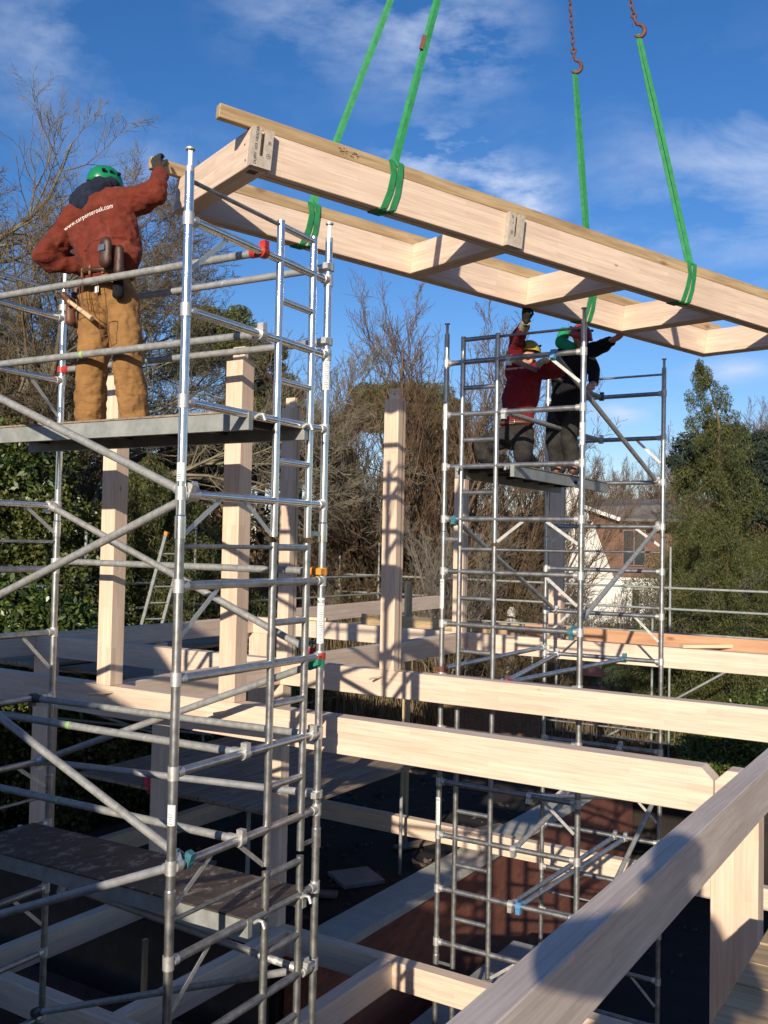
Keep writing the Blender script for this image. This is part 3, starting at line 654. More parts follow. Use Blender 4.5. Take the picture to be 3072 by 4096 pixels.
def sticker(tw, e, z, h, word, sg, ang):
    o = bpy.data.objects.new('label', None); COL.objects.link(o); o.parent = tw; o.location = (e, 0, z); o.rotation_euler = (0, 0, ang)
    mb = MB(); n = 10; r_ = .0262; vs = [(r_*math.sin((i/n-.5)*2.2), -r_*math.cos((i/n-.5)*2.2), zz) for zz in (0, h) for i in range(n+1)]
    mb.add(vs, [(i, i+1, n+2+i, n+1+i) for i in range(n)], True); mb.build('label_sheet', 'label_white', o)
    mb = MB()
    if word: text_mesh(word, .026, 'lettering', 'ink', Matrix.Translation((0, -.0275, h-.032)) @ Matrix.Rotation(R(90), 4, 'X'), o, .0003)
    for k in range(int(h/.012)-4):
        zz = .01+k*.012; hw = random.uniform(.006, .013); mb.box((-hw, -.0272, zz), (hw, -.0268, zz+.003))
    mb.build('small_print', 'ink', o)
sticker(t1, TW, -.66, .30, 'BoSS', 1, R(-60)); sticker(t1, TW, 1.02, .26, 'BoSS', 1, R(-60)); sticker(t1, 0, .32, .10, '', 1, R(-75)); sticker(t1, 0, -1.52, .11, '', 1, R(-75))
sticker(t2, TW, -.60, .28, 'BoSS', -1, R(170)); sticker(t2, TW, 1.12, .28, 'BoSS', -1, R(170)); sticker(t2, TW, -2.65, .26, 'BoSS', -1, R(170)); sticker(t2, 0, .92, .20, '', -1, R(170))

# ---------------------------------------------------------------- timber frame hanging from the crane
wood('oak_end', (.36, .31, .25), (.50, .44, .36), staves=False, grain=(12, 12, 12), streak=.3)
WR = Matrix(((0.42996, -0.89899, 0.08332), (0.9009, 0.43326, 0.02579), (-0.05928, 0.06398, 0.99619)))
WM = Matrix.Translation((-3.910, 4.551, 2.352)) @ WR.to_4x4()
def W(x, y, z): return WM @ Vector((x, y, z))
hf = empty('hoisted_timberwork', 'pale oak frame with softwood battens hanging level from four green slings', 'timber frame', M=WM)
h, tw, y0, y1, LH = .25, .14, .053, 1.301, 1.39
CS = (2.071, 3.356, 4.605, 5.836)
MX = Matrix.Rotation(R(90), 4, 'Z')
def loc(o, x, y, z, along='x'):
    o.parent = hf; o.matrix_local = Matrix.Translation((x, y, z)) @ (MX if along == 'y' else Matrix.Identity(4)); return o
lb = [loc(timber('long_beam', 'oak', 5.976-tw, tw, h, (0, 0, 0)), tw+.001, y0+tw/2, h), loc(timber('long_beam', 'oak', 5.976-tw, tw, h, (0, 0, 0)), tw+.001, y1+tw/2, h-.001)]
loc(timber('header', 'oak', LH-y0, tw, h, (0, 0, 0)), tw/2, y0, h, 'y')
for i, c in enumerate(CS): loc(timber('cross_piece', 'oak', y1-y0-tw-.002, tw, h-.002, (0, 0, 0)), c+tw/2, y0+tw+.001, h-.001, 'y')
def cheeks(x, slot0=.055, slot1=.088, zb=.075):
    for a, b_, z0, z1 in ((0, slot0, 0, h), (slot1, tw, 0, h), (slot0, slot1, 0, zb)):
        mb = MB(); mb.box((x+a+(.0006 if a else 0), 0, z0+.001), (x+b_, y0+.002, z1-.001)); mb.build('tenon_block', 'oak_end', hf)
cheeks(0); cheeks(CS[0])
for x in (.02, CS[0]+.02):
    pass
def htext(s, size, x, z, **k):
    M = Matrix.Translation((x, -.0012, z)) @ Matrix(((0, -1, 0, 0), (0, 0, -1, 0), (1, 0, 0, 0), (0, 0, 0, 1)))
    return text_mesh(s, size, 'writing', 'ink', M, hf, .0003, **k)
htext('DUFFY  XF3  HEADER', .026, .036, .132, space=.95); htext('III', .030, .125, .165); htext('B', .017, .120, .082)
mb = MB(); mb.path([(.114+.013*math.cos(i*.3927), -.0012, .082+.015*math.sin(i*.3927)) for i in range(16)], .0011, 5, closed=True); mb.build('writing', 'ink', hf)
htext('A', .018, CS[0]+.036, .17); htext('IIII', .030, CS[0]+.040, .10); htext('XF', .02, CS[0]+.03, .215)
for y, e0, e1 in ((y0, -.215, 8.2), (y1, -.235, 6.06)):
    o = timber('batten', 'softwood', min(e1, 6.06)-e0, .06, .088, (0, 0, 0)); loc(o, e0, y+.031, h+.0885)
mb = MB(); mb.box((tw+.02, y0+.062, -.0012), (5.8, y0+.068, .0002)); mb.build('groove', 'leather', hf)
mb = MB(); mb.box((tw+.02, y1+.062, -.0022), (5.8, y1+.068, -.0008)); mb.build('groove', 'leather', hf)
mb = MB(); mb.box((.035, y0+.03, -.0012), (.095, y0+.10, .0002)); mb.build('mortise', 'leather', hf)
for (x, z) in ((-.0006, .16), (-.0006, .05)):
    mb = MB(); mb.tube((x-.001, y0+.02+.05*z/.16, z), (x+.004, y0+.02+.05*z/.16, z), .008, n=12); mb.build('peg_hole', 'leather', hf)
mb = MB()
for i in range(26): xx = .62+random.random()*.16; zz = h+.02+random.random()*.045; mb.box((xx, y0-.0008, zz), (xx+random.uniform(.004, .02), y0+.002, zz+random.uniform(.002, .005)))
mb.build('stamp', 'navy_cloth', hf)
APEX = Vector((-3.15, 7.2, 7.86))
def sling(label, X, y, ln, twist):
    r = empty('lifting_sling', label, 'sling', W(X, y, h+.1), group='green slings holding up the hanging frame')
    inv = r.matrix_world.inverted() if False else Matrix.Translation(-W(X, y, h+.1))
    ax = (WR @ Vector((1, 0, 0))).normalized()
    ya, yb, za, zb = y-.006, y+tw+.006, -.006, h+.096
    for k, s_ in ((0, -.025), (1, .025)):
        xx = X+s_; sl = .05*(1 if k else -.2)
        loop = [(xx+.012*s_/.025, ya, zb-.004), (xx+.01, ya-.008, h), (xx+sl*.2, ya-.002, h*.5), (xx-.03+sl*.3, ya, .02), (xx-.04+sl*.3, ya+.01, za), (xx-.06, (ya+yb)/2, za-.002), (xx-.06, yb-.01, za), (xx-.05, yb, .02), (xx-.02, yb, h), (xx, yb-.08, zb), (xx, ya+.02, zb+.002), (xx+.0, ya, zb-.004)]
        mb = MB(); mb.ribbon([inv @ W(*p) for p in loop], .044, .006, ax); mb.build('strap_loop', 'green_webbing', r)
    p0 = inv @ W(X, ya+.03, zb+.004); dirv = (APEX-W(X, y, zb)).normalized(); end = p0+dirv*ln
    side = dirv.cross(Vector((-.53, .84, .03))).normalized(); nrm = side.cross(dirv)
    for k, s_ in ((0, -1), (1, 1)):
        pts = [p0+side*s_*.012, p0+dirv*.12+side*s_*.014+nrm*.004*s_] + [p0+dirv*(ln*t)+side*s_*(.013 if t < .8 else .009)+nrm*.012*s_*math.sin(t*3) for t in (.3, .5, .7, .88, .97)] + [end]
        mb = MB(); mb.ribbon(pts, [.044, .038]+[.034]*4+[.03, .026], .006, side+nrm*twist*s_); mb.build('strap', 'green_webbing', r)
    mb = MB(); mb.path([p0-dirv*.04+side*.035, p0-dirv*.0+nrm*-.02, p0-dirv*.03-side*.035], [.018, .022, .016], 8); mb.build('choke', 'green_webbing', r)
    if twist > .3:
        mb = MB(); q = p0+dirv*1.0+side*.02+nrm*-.01; mb.ribbon([q-dirv*.06, q+dirv*.06], .03, .009, side); mb.build('tag', 'brown_leather', r)
    return Vector(r.location)+end, dirv
def chain(label, p, d):
    r = empty('lifting_chain', label, 'chain', p, group='rusty chains and hooks above the slings')
    side = d.cross(Vector((-.53, .84, .03))).normalized(); nrm = side.cross(d)
    C_ = side*-.012+d*.055
    pts = [C_+(side*math.sin(a)+d*-math.cos(a))*.052 for a in [R(x) for x in range(60, -200, -20)]]
    pts = [p_ for p_ in pts] + [d*.15, d*.175]
    rs = [.006, .010, .013, .016, .018, .019, .019, .018, .017, .016, .015, .014, .013, .013, .013]
    mb = MB(); mb.path(pts, rs[:len(pts)], 10); mb.build('hook', 'rusty_steel', r)
    mb = MB(); mb.path([d*.19+(side*math.cos(a)+d*math.sin(a))*.022 for a in [R(30*i) for i in range(12)]], .009, 6, closed=True); mb.build('hook_eye', 'rusty_steel', r)
    mb = MB(); mb.ribbon([d*.13-side*-.02, d*.10+side*.035], .022, .004, nrm); mb.build('latch', 'rusty_steel', r)
    mb = MB(); L = (APEX-p).length; s_ = .21; i = 0
    while s_ < L-.05 and i < 100:
        a, b_ = (side, nrm) if i % 2 else (nrm, side); c = d*(s_+.02)
        mb.path([c+d*(.014 if math.sin(t) > 0 else -.014)+d*math.sin(t)*.016+a*math.cos(t)*.015 for t in [2*math.pi*(k+.5)/10 for k in range(10)]], .0058, 6, closed=True)
        s_ += .047; i += 1
    mb.build('chain_links', 'rusty_steel', r)
for lab, X, y, ln, tw_ in (('left green sling on the near hanging beam', 1.08, y0, 2.45, .5), ('right green sling on the near hanging beam', 4.1, y0, 1.98, .1),
                      ('left green sling on the far hanging beam', 1.10, y1, 2.3, .2), ('right green sling on the far hanging beam behind the red helmeted worker', 4.15, y1, 1.96, .3)):
    e, d = sling(lab, X, y, ln, tw_); chain('rusty chain and hook at the top of the '+lab.split(' on ')[0].replace('green sling', 'sling')+(' of the near beam' if y == y0 else ' of the far beam'), e-d*.03, d)

# ---------------------------------------------------------------- photographer's deck
boards('board_deck', 'pale scaffold boards at the bottom right corner under the photographer', 'scaffold boards', -.845, 2.6, -1.2, 4.6, -1.68, along='x', mat='softwood')
ps = empty('tube_scaffold', 'grey tube scaffold carrying the boards at the bottom right', 'scaffold', (-.6, 4.0, -5.07))
for x in (-.5, 2.5):
    for y in (-1.2, 1.4, 3.95):
        mb = MB(); mb.tube((x+.6, y-4, -1.49), (x+.6, y-4, 3.34 if x < 0 else 4.5), .024); mb.build('standard', 'galvanised', ps)
for y in (-1.2, 1.4, 3.95): mb = MB(); mb.tube((-.2, y-3.95, 3.32), (3.3, y-3.95, 3.32), .024); mb.build('transom', 'galvanised', ps)

# ---------------------------------------------------------------- people
def head(r, c, look, tilt=0, helmet=None, s=1.0, face=True):
    """head with face, ears, hair; look = direction of the face"""
    f = Vector(look).normalized(); upv = Vector((0, 0, 1)); rt = f.cross(upv).normalized(); upv = rt.cross(f)
    upv = (Matrix.Rotation(tilt, 3, f) @ upv); rt = f.cross(upv)
    c = Vector(c); P = lambda a, b, d: c+rt*a*s+f*b*s+upv*d*s
    parts = [(P(0, -.012, .03), P(0, .0, .03), .086*s, .086*s), (P(0, .02, -.03), P(0, .03, -.07), .062*s, .045*s), (P(0, .0, -.05), P(0, -.03, -.16), .055*s, .06*s),
             (P(0, .088, .0), P(0, .098, -.02), .010*s, .014*s), (P(-.02, .082, -.052), P(.02, .082, -.052), .010*s, .010*s),
             (P(-.082, -.005, -.01), P(-.084, -.01, .02), .012*s, .016*s), (P(.082, -.005, -.01), P(.084, -.01, .02), .012*s, .016*s), (P(0, .065, -.095), P(0, .066, -.09), .022*s, .022*s),
             (P(-.055, .06, -.02), P(-.05, .06, -.03), .02*s, .02*s), (P(.055, .06, -.02), P(.05, .06, -.03), .02*s, .02*s)]
    return parts, P
def helmet(r, P, mat, logo=True):
    mb = MB(); N = 24; Rg = 9; vs = []; a0, b0, h0 = .110, .134, .118
    for i in range(Rg+1):
        t = R(88*i/Rg)
        for k in range(N):
            p = 2*math.pi*k/N; rr = math.cos(t); rr = rr if i else 1.03
            vs.append(P(a0*math.cos(p)*rr, -.005+b0*math.sin(p)*rr+(.02 if i == 0 and math.sin(p) > .6 else 0), .028+h0*math.sin(t)-(.018 if i == 0 else 0)))
    fs = [(i*N+k, i*N+(k+1) % N, (i+1)*N+(k+1) % N, (i+1)*N+k) for i in range(Rg) for k in range(N)]+[tuple(range(Rg*N, Rg*N+N))]
    mb.add(vs, fs, True); o = mb.build('helmet', mat, r); so_ = o.modifiers.new('s', 'SOLIDIFY'); so_.thickness = .005; so_.offset = -1
    for sx in (-1, 1):
        for k, yy in enumerate((-.07, -.01, .05)):
            mb = MB(); c = P(sx*.085, yy, .10); q = P(sx*.097, yy, .105)
            mb.tube(P(sx*.092, yy-.012, .098), P(sx*.092, yy+.012, .098), .012, .012, 8); mb.build('vent', 'black_cloth', o)
    return o
def hand(r, wrist, fwd, palm, mat, curl=1.0, s=1.0, side=1):
    """palm and five separate bent fingers; fwd from the wrist, palm = direction the palm faces"""
    f = Vector(fwd).normalized(); p = Vector(palm); p = (p-f*p.dot(f)).normalized(); t = f.cross(p)*side; w0 = Vector(wrist)
    Q = lambda a, b, c: w0+f*a*s+t*b*s+p*c*s
    parts = [(Q(-.05, 0, 0), Q(.0, 0, 0), .030*s, .030*s), (Q(.0, -.018, 0), Q(.075, -.026, 0), .021*s, .018*s), (Q(.0, .0, 0), Q(.08, .0, 0), .022*s, .018*s), (Q(.0, .018, 0), Q(.075, .026, 0), .021*s, .018*s)]
    for b, L in ((-.034, .058), (-.012, .070), (.011, .066), (.032, .052)):
        k0 = Q(.085, b, 0); a1 = .5*curl; a2 = 1.4*curl; a3 = 2.3*curl
        k1 = k0+(f*math.cos(a1)+p*math.sin(a1))*L*.5*s; k2 = k1+(f*math.cos(a2)+p*math.sin(a2))*L*.38*s; k3 = k2+(f*math.cos(a3)+p*math.sin(a3))*L*.3*s
        parts += [(k0, k1, .0105*s, .0098*s), (k1, k2, .0098*s, .009*s), (k2, k3, .009*s, .008*s)]
    m0 = Q(.02, -.035, .01); m1 = Q(.055, -.058, .03); m2 = Q(.075, -.045, .055)
    parts += [(m0, m1, .014*s, .012*s), (m1, m2, .012*s, .010*s)]
    return solid(parts, 'glove' if 'glove' in mat else 'hand', mat, r, .0045, 3)
def slim(hp, body, k=.74):
    return hp+[(b[0], b[1], b[2]*k, b[3]*k)+tuple(b[4:]) for b in body[len(hp):]]
def limb(*pts):
    """(point, radius) chain -> capsules"""
    return [(pts[i][0], pts[i+1][0], pts[i][1], pts[i+1][1]) for i in range(len(pts)-1)]

# worker 1: tan trousers, back to us, right hand gripping the far batten
V = Vector
m1 = empty('person', 'worker seen from behind in tan trousers, rust sweatshirt and green helmet, right arm raised', 'worker', (-5.2, 4.62, .777))
O1 = V((-5.2, 4.62, .777)); rel = lambda x, y, z: V((x, y, z))-O1
hp, HP = head(m1, rel(-5.53, 4.82, 2.60), (.25, .93, .0), .22)
body = hp + limb((rel(-5.50, 4.76, 2.45), .06), (rel(-5.42, 4.72, 2.34), .07)) + [(rel(-5.40, 4.70, 2.25), rel(-5.25, 4.65, 1.75), .13, .13)]
body += limb((rel(-5.35, 4.64, 1.68), .10), (rel(-5.34, 4.60, 1.22), .075), (rel(-5.36, 4.63, .86), .055), (rel(-5.38, 4.76, .82), .045)) + limb((rel(-5.13, 4.64, 1.66), .10), (rel(-4.99, 4.60, 1.22), .075), (rel(-4.98, 4.66, .86), .055), (rel(-4.96, 4.79, .82), .045))
body += limb((rel(-5.66, 4.68, 2.34), .07), (rel(-5.90, 4.60, 2.11), .05), (rel(-5.70, 4.86, 2.05), .035)) + limb((rel(-5.20, 4.72, 2.40), .07), (rel(-5.00, 4.80, 2.45), .05), (rel(-5.075, 4.93, 2.645), .035))
solid(slim(hp, body), 'body', 'skin', m1, .013, 3)
sw = [(rel(-5.43, 4.71, 2.36), rel(-5.40, 4.70, 2.20), .13, .19, (1.25, .72), (1, -.1, .25)), (rel(-5.40, 4.70, 2.20), rel(-5.27, 4.65, 1.98), .18, .175, (1.10, .78), (1, 0, .1)),
      (rel(-5.27, 4.65, 1.98), rel(-5.27, 4.64, 1.90), .182, .178, (1.16, .85), (1, 0, 0)),
      (rel(-5.62, 4.68, 2.33), rel(-5.28, 4.70, 2.39), .115, .12), (rel(-5.46, 4.74, 2.42), rel(-5.44, 4.72, 2.36), .09, .12),
      (rel(-5.55, 4.66, 2.20), rel(-5.42, 4.66, 2.02), .11, .14), (rel(-5.22, 4.68, 2.25), rel(-5.13, 4.66, 1.98), .13, .13)]
sw += limb((rel(-5.64, 4.67, 2.32), .115), (rel(-5.76, 4.64, 2.21), .105), (rel(-5.88, 4.60, 2.08), .098), (rel(-5.87, 4.64, 2.05), .09), (rel(-5.74, 4.82, 2.03), .07), (rel(-5.70, 4.87, 2.04), .055))
sw += limb((rel(-5.24, 4.71, 2.38), .115), (rel(-5.10, 4.77, 2.41), .10), (rel(-5.01, 4.80, 2.445), .088), (rel(-5.005, 4.83, 2.50), .075), (rel(-5.075, 4.92, 2.64), .052))
sweat = solid(sw, 'sweatshirt', 'rust_fleece', m1, .010, 4, .045, .10)
tr = [(rel(-5.29, 4.64, 1.90), rel(-5.25, 4.64, 1.74), .150, .175, (1.08, .78), (1, 0, 0)), (rel(-5.34, 4.60, 1.72), rel(-5.34, 4.61, 1.64), .125, .115), (rel(-5.16, 4.60, 1.72), rel(-5.14, 4.61, 1.64), .125, .12)]
tr += limb((rel(-5.36, 4.64, 1.66), .118), (rel(-5.355, 4.61, 1.40), .112), (rel(-5.345, 4.59, 1.18), .104), (rel(-5.365, 4.60, .98), .110), (rel(-5.38, 4.62, .83), .100))
tr += limb((rel(-5.12, 4.64, 1.66), .118), (rel(-5.05, 4.62, 1.40), .110), (rel(-5.00, 4.60, 1.18), .100), (rel(-4.985, 4.63, .98), .104), (rel(-4.98, 4.66, .83), .098))
trs = solid(tr, 'trousers', 'tan_canvas', m1, .010, 3, .034, .075)
for a, b_ in ((rel(-5.38, 4.60, .80), rel(-5.39, 4.80, .80)), (rel(-4.98, 4.63, .80), rel(-4.96, 4.83, .80))): solid([(a+V((0, 0, .012)), b_+V((0, 0, .005)), .052, .045)], 'boot', 'leather', m1, .01, 2)
helmet(m1, HP, 'green_plastic')
solid([(rel(-5.60, 4.68, 2.45), rel(-5.42, 4.69, 2.52), .10, .09), (rel(-5.65, 4.70, 2.38), rel(-5.50, 4.63, 2.40), .075, .085), (rel(-5.60, 4.72, 2.53), rel(-5.42, 4.78, 2.58), .07, .055), (rel(-5.63, 4.78, 2.50), rel(-5.60, 4.84, 2.46), .06, .05)], 'hood', 'navy_cloth', m1, .012, 4, .03, .08)
solid([(rel(-5.45, 4.64, 1.905), rel(-5.10, 4.64, 1.885), .035, .035)], 'vest_hem', 'navy_cloth', m1, .012, 3).scale = (1, 1, 1)
mb = MB(); mb.path([rel(-5.265+.178*math.cos(a)*1.07, 4.64+.150*math.sin(a), 1.858-.012*math.cos(a)) for a in [2*math.pi*i/28 for i in range(28)]], .019, 6, closed=True); mb.build('belt', 'leather', m1)
for dx in (-.11, .0, .10): mb = MB(); mb.box((-.008, -.004, -.035), (.008, .004, .03)); mb.build('belt_loop', 'tan_canvas', m1, loc=tuple(rel(-5.27+dx, 4.64-.160+abs(dx)*.25, 1.86)))
def pocket(c, ax, sz, mat, name, vox=.008):
    c = V(c); return solid([(c-V((0, 0, sz[2])), c+V((0, 0, sz[2])), sz[0], sz[0]*.9, (1, sz[1]/sz[0]), ax)], name, mat, m1, vox, 2, .006, .04)
pocket(rel(-5.09, 4.455, 1.95), (1, 0, 0), (.055, .035, .055), 'leather', 'knife_sheath'); pocket(rel(-5.005, 4.50, 1.89), (1, .3, 0), (.035, .03, .075), 'leather', 'holster')
mb = MB(); mb.box((-.03, -.003, -.02), (.03, .003, .02)); o = mb.build('buckle', 'aluminium_mid', m1, loc=tuple(rel(-5.09, 4.418, 1.97)))
pocket(rel(-5.005, 4.50, 1.71), (1, .3, 0), (.04, .035, .05), 'black_cloth', 'phone_pouch')
pocket(rel(-5.50, 4.58, 1.66), (1, 0, 0), (.05, .055, .12), 'leather', 'tool_pouch'); pocket(rel(-5.50, 4.52, 1.60), (1, 0, 0), (.035, .04, .07), 'brown_leather', 'nail_pouch')
ha = bpy.data.objects.new('hammer', None); COL.objects.link(ha); ha.parent = m1; ha.location = rel(-5.46, 4.46, 1.66)
mb = MB(); mb.path([(0, 0, 0), (.12, 0, -.075), (.25, 0, -.155)], [.014, .016, .019], 8); mb.build('handle', 'handle_wood', ha)
mb = MB(); mb.path([(-.03, -.03, .05), (-.01, 0, .01), (.0, .02, -.03)], [.022, .028, .02], 8); mb.build('mallet_head', 'brown_leather', ha)
def onto(o, target, d, off=.004):
    """press a flat patch or lettering against a surface along direction d (both in the parent's space)"""
    bv = BVHTree.FromPolygons([v.co for v in target.data.vertices], [tuple(p.vertices) for p in target.data.polygons]); d = V(d).normalized(); M = o.matrix_local.copy(); Mi = M.inverted()
    for v in o.data.vertices:
        q = M @ v.co; hit = bv.ray_cast(q-d*.5, d)
        if hit[0] is not None: v.co = Mi @ (hit[0]-d*(off))
def seam(pts, target, mat='brown_leather', w_=.005):
    n_ = 26; P0 = [V(p) for p in pts]; out = []
    for i in range(len(P0)-1): out += [P0[i].lerp(P0[i+1], t/8) for t in range(8)]
    out.append(P0[-1]); mb = MB(); mb.ribbon(out, w_, .002, (1, 0, .3) if abs(P0[0].z-P0[-1].z) > abs(P0[0].x-P0[-1].x) else (.2, 0, 1)); o = mb.build('seam', mat, m1); onto(o, target, (0, 1, 0), .0015); return o
for sgn, cx in ((-1, -5.345), (1, -5.165)):
    seam([rel(cx-.075, 4.4, 1.74), rel(cx-.072, 4.4, 1.60), rel(cx-.03, 4.4, 1.572), rel(cx+.04, 4.4, 1.572), rel(cx+.072, 4.4, 1.60), rel(cx+.072, 4.4, 1.74)], trs)
seam([rel(-5.255, 4.4, 1.85), rel(-5.25, 4.4, 1.62)], trs); seam([rel(-5.07, 4.4, 1.52), rel(-4.99, 4.4, 1.52), rel(-4.98, 4.4, 1.36), rel(-5.05, 4.4, 1.35), rel(-5.07, 4.4, 1.52)], trs)
D1 = V((-.5, .86, .1)).normalized()
mb = MB(); mb.box((-.018, 0, -.022), (.018, .001, .022)); o = mb.build('patch', 'label_white', m1, loc=tuple(rel(-5.16, 4.45, 1.70))); onto(o, trs, (0, 1, 0), .003)
cu = text_mesh('www.carpenteroak.com', .047, 'lettering', 'white_ink', Matrix.Translation(rel(-5.36, 4.4, 2.13)) @ Matrix.Rotation(R(14), 4, 'Y') @ Matrix.Identity(4), m1, 0, space=1.06)
me = cu.data; xs = [v.co.x for v in me.vertices]; hw = max(abs(min(xs)), max(xs))
for v in me.vertices:
    u_ = v.co.x/hw; x, y = v.co.x, v.co.y; ang = .42-.36*u_; v.co = V((x*.95-y*math.sin(ang), 0, -.022*(u_)**2+.040*u_+y*math.cos(ang)))
cu.matrix_local = Matrix.Translation(rel(-5.085, 4.3, 2.145))
onto(cu, sweat, (0, 1, 0), .009)
hand(m1, rel(-5.085, 4.915, 2.665), (-.25, -.05, .95), (-.1, .95, .1), 'glove_dark', 1.0, 1.05)

# worker 2: kneeling, maroon, yellow helmet
m2 = empty('person', 'kneeling worker in maroon sweatshirt and yellow helmet with one arm raised', 'worker', (-4.02, 8.9, .767)); O2 = V((-4.02, 8.9, .767)); rel = lambda x, y, z: V((x, y, z))-O2
hp, HP = head(m2, rel(-3.92, 8.86, 1.93), (.75, -.55, .05), -.15)
body = hp + limb((rel(-3.95, 8.88, 1.82), .055), (rel(-3.97, 8.9, 1.70), .10)) + [(rel(-3.98, 8.9, 1.68), rel(-4.04, 8.92, 1.2), .14, .13)]
body += limb((rel(-3.98, 8.9, 1.14), .10), (rel(-3.90, 8.70, .86), .07), (rel(-3.95, 9.05, .82), .05)) + limb((rel(-4.12, 8.92, 1.14), .10), (rel(-4.36, 8.72, 1.02), .07), (rel(-4.30, 8.95, .82), .05))
body += limb((rel(-4.10, 8.9, 1.80), .06), (rel(-3.97, 8.68, 2.03), .045), (rel(-3.72, 8.36, 2.13), .032)) + limb((rel(-3.80, 8.88, 1.76), .06), (rel(-3.56, 8.78, 1.72), .045), (rel(-3.60, 8.56, 1.78), .032))
solid(slim(hp, body), 'body', 'skin', m2, .013, 3)
sw = [(rel(-3.96, 8.9, 1.74), rel(-4.02, 8.9, 1.50), .15, .17, (1.15, .8), (1, 0, 0)), (rel(-4.02, 8.9, 1.5), rel(-4.05, 8.9, 1.27), .17, .155, (1.1, .85), (1, 0, 0))]
sw += limb((rel(-4.08, 8.9, 1.78), .10), (rel(-4.03, 8.79, 1.93), .085), (rel(-3.96, 8.67, 2.05), .075), (rel(-3.78, 8.44, 2.11), .055)) + limb((rel(-3.84, 8.89, 1.77), .095), (rel(-3.66, 8.82, 1.73), .075), (rel(-3.56, 8.76, 1.72), .068), (rel(-3.595, 8.6, 1.77), .052))
sweat2 = solid(sw, 'sweatshirt', 'maroon_cloth', m2, .012, 4, .035, .12)
tr = [(rel(-4.05, 8.9, 1.26), rel(-4.05, 8.9, 1.12), .14, .15, (1.08, .85), (1, 0, 0))] + limb((rel(-3.97, 8.88, 1.14), .115), (rel(-3.90, 8.72, .90), .092), (rel(-3.95, 9.08, .85), .07)) + limb((rel(-4.14, 8.9, 1.12), .115), (rel(-4.36, 8.72, 1.01), .095), (rel(-4.34, 8.75, .92), .085), (rel(-4.30, 8.97, .85), .07))
solid(tr, 'trousers', 'work_trousers_dark', m2, .012, 3, .02, .1)
mb = MB(); mb.path([rel(-4.05+.160*math.cos(a), 8.9+.138*math.sin(a), 1.245) for a in [2*math.pi*i/24 for i in range(24)]], .02, 6, closed=True); mb.build('belt', 'brown_leather', m2)
mb = MB(); mb.path([V((x, 0, z)) for x, z in ((-.025, -.02), (.025, -.02), (.025, .02), (-.025, .02))], .004, 5, closed=True); mb.build('buckle', 'aluminium_bright', m2, loc=tuple(rel(-4.03, 8.74, 1.245)))
for a, b_ in ((rel(-3.95, 9.08, .81), rel(-3.96, 9.2, .83)), (rel(-4.30, 8.98, .82), rel(-4.24, 9.1, .82))): solid([(a, b_, .045, .04)], 'boot', 'leather', m2, .01, 2)
helmet(m2, HP, 'yellow_plastic')
hand(m2, rel(-3.715, 8.33, 2.145), (.3, -.62, .55), (0, .3, .95), 'glove_dark', .35); mb = MB(); mb.path([rel(-3.80, 8.46, 2.10), rel(-3.72, 8.35, 2.14)], [.052, .044], 10); mb.build('cuff', 'glove_grey', m2)
hand(m2, rel(-3.60, 8.555, 1.785), (-.2, -.8, -.1), (.2, -.2, -.9), 'glove_grey', .9)
solid([(HP(-.05, .07, -.07), HP(.05, .07, -.07), .012, .012), (HP(-.06, .04, .045), HP(.06, .04, .045), .05, .05)], 'hair', 'hair', m2, .01, 2)
o = text_mesh('carpenter oak', .035, 'lettering', 'white_ink', Matrix.Translation(rel(-3.90, 8.5, 1.72)) @ Matrix.Identity(4), m2, 0, bold=.0006)
for v in o.data.vertices: v.co = V((v.co.x, 0, v.co.y))
onto(o, sweat2, (0, 1, 0), .008)

# worker 3: black clothes, red helmet, green neck scarf
m3 = empty('person', 'standing worker dressed in black with red helmet and green scarf under the hanging frame', 'worker', (-3.79, 9.6, .767)); O3 = V((-3.79, 9.6, .767)); rel = lambda x, y, z: V((x, y, z))-O3
hp, HP = head(m3, rel(-3.63, 9.52, 2.19), (.7, -.35, -.35), .1)
body = hp + limb((rel(-3.68, 9.55, 2.1), .055), (rel(-3.74, 9.6, 1.98), .1)) + [(rel(-3.74, 9.6, 1.95), rel(-3.80, 9.62, 1.5), .14, .13)]
body += limb((rel(-3.90, 9.62, 1.5), .09), (rel(-3.92, 9.54, 1.13), .065), (rel(-3.88, 9.6, .85), .05), (rel(-3.84, 9.5, .82), .04)) + limb((rel(-3.72, 9.62, 1.5), .09), (rel(-3.74, 9.52, 1.13), .065), (rel(-3.70, 9.6, .85), .05), (rel(-3.66, 9.5, .82), .04))
body += limb((rel(-3.90, 9.6, 2.04), .06), (rel(-3.60, 9.72, 2.10), .05), (rel(-3.28, 9.48, 2.12), .032)) + limb((rel(-3.58, 9.56, 2.05), .06), (rel(-3.47, 9.50, 1.84), .045), (rel(-3.40, 9.32, 1.66), .03))
solid(slim(hp, body), 'body', 'skin', m3, .013, 3)
sw = [(rel(-3.74, 9.6, 2.0), rel(-3.78, 9.6, 1.75), .16, .165, (1.15, .8), (1, 0, 0)), (rel(-3.78, 9.6, 1.75), rel(-3.80, 9.6, 1.44), .165, .165, (1.08, .85), (1, 0, 0))]
sw += limb((rel(-3.86, 9.62, 2.03), .10), (rel(-3.60, 9.70, 2.08), .09), (rel(-3.44, 9.62, 2.10), .075), (rel(-3.30, 9.50, 2.12), .055)) + limb((rel(-3.60, 9.57, 2.04), .095), (rel(-3.48, 9.50, 1.85), .07), (rel(-3.41, 9.35, 1.69), .05))
solid(sw, 'hooded_top', 'black_cloth', m3, .012, 4, .03, .12)
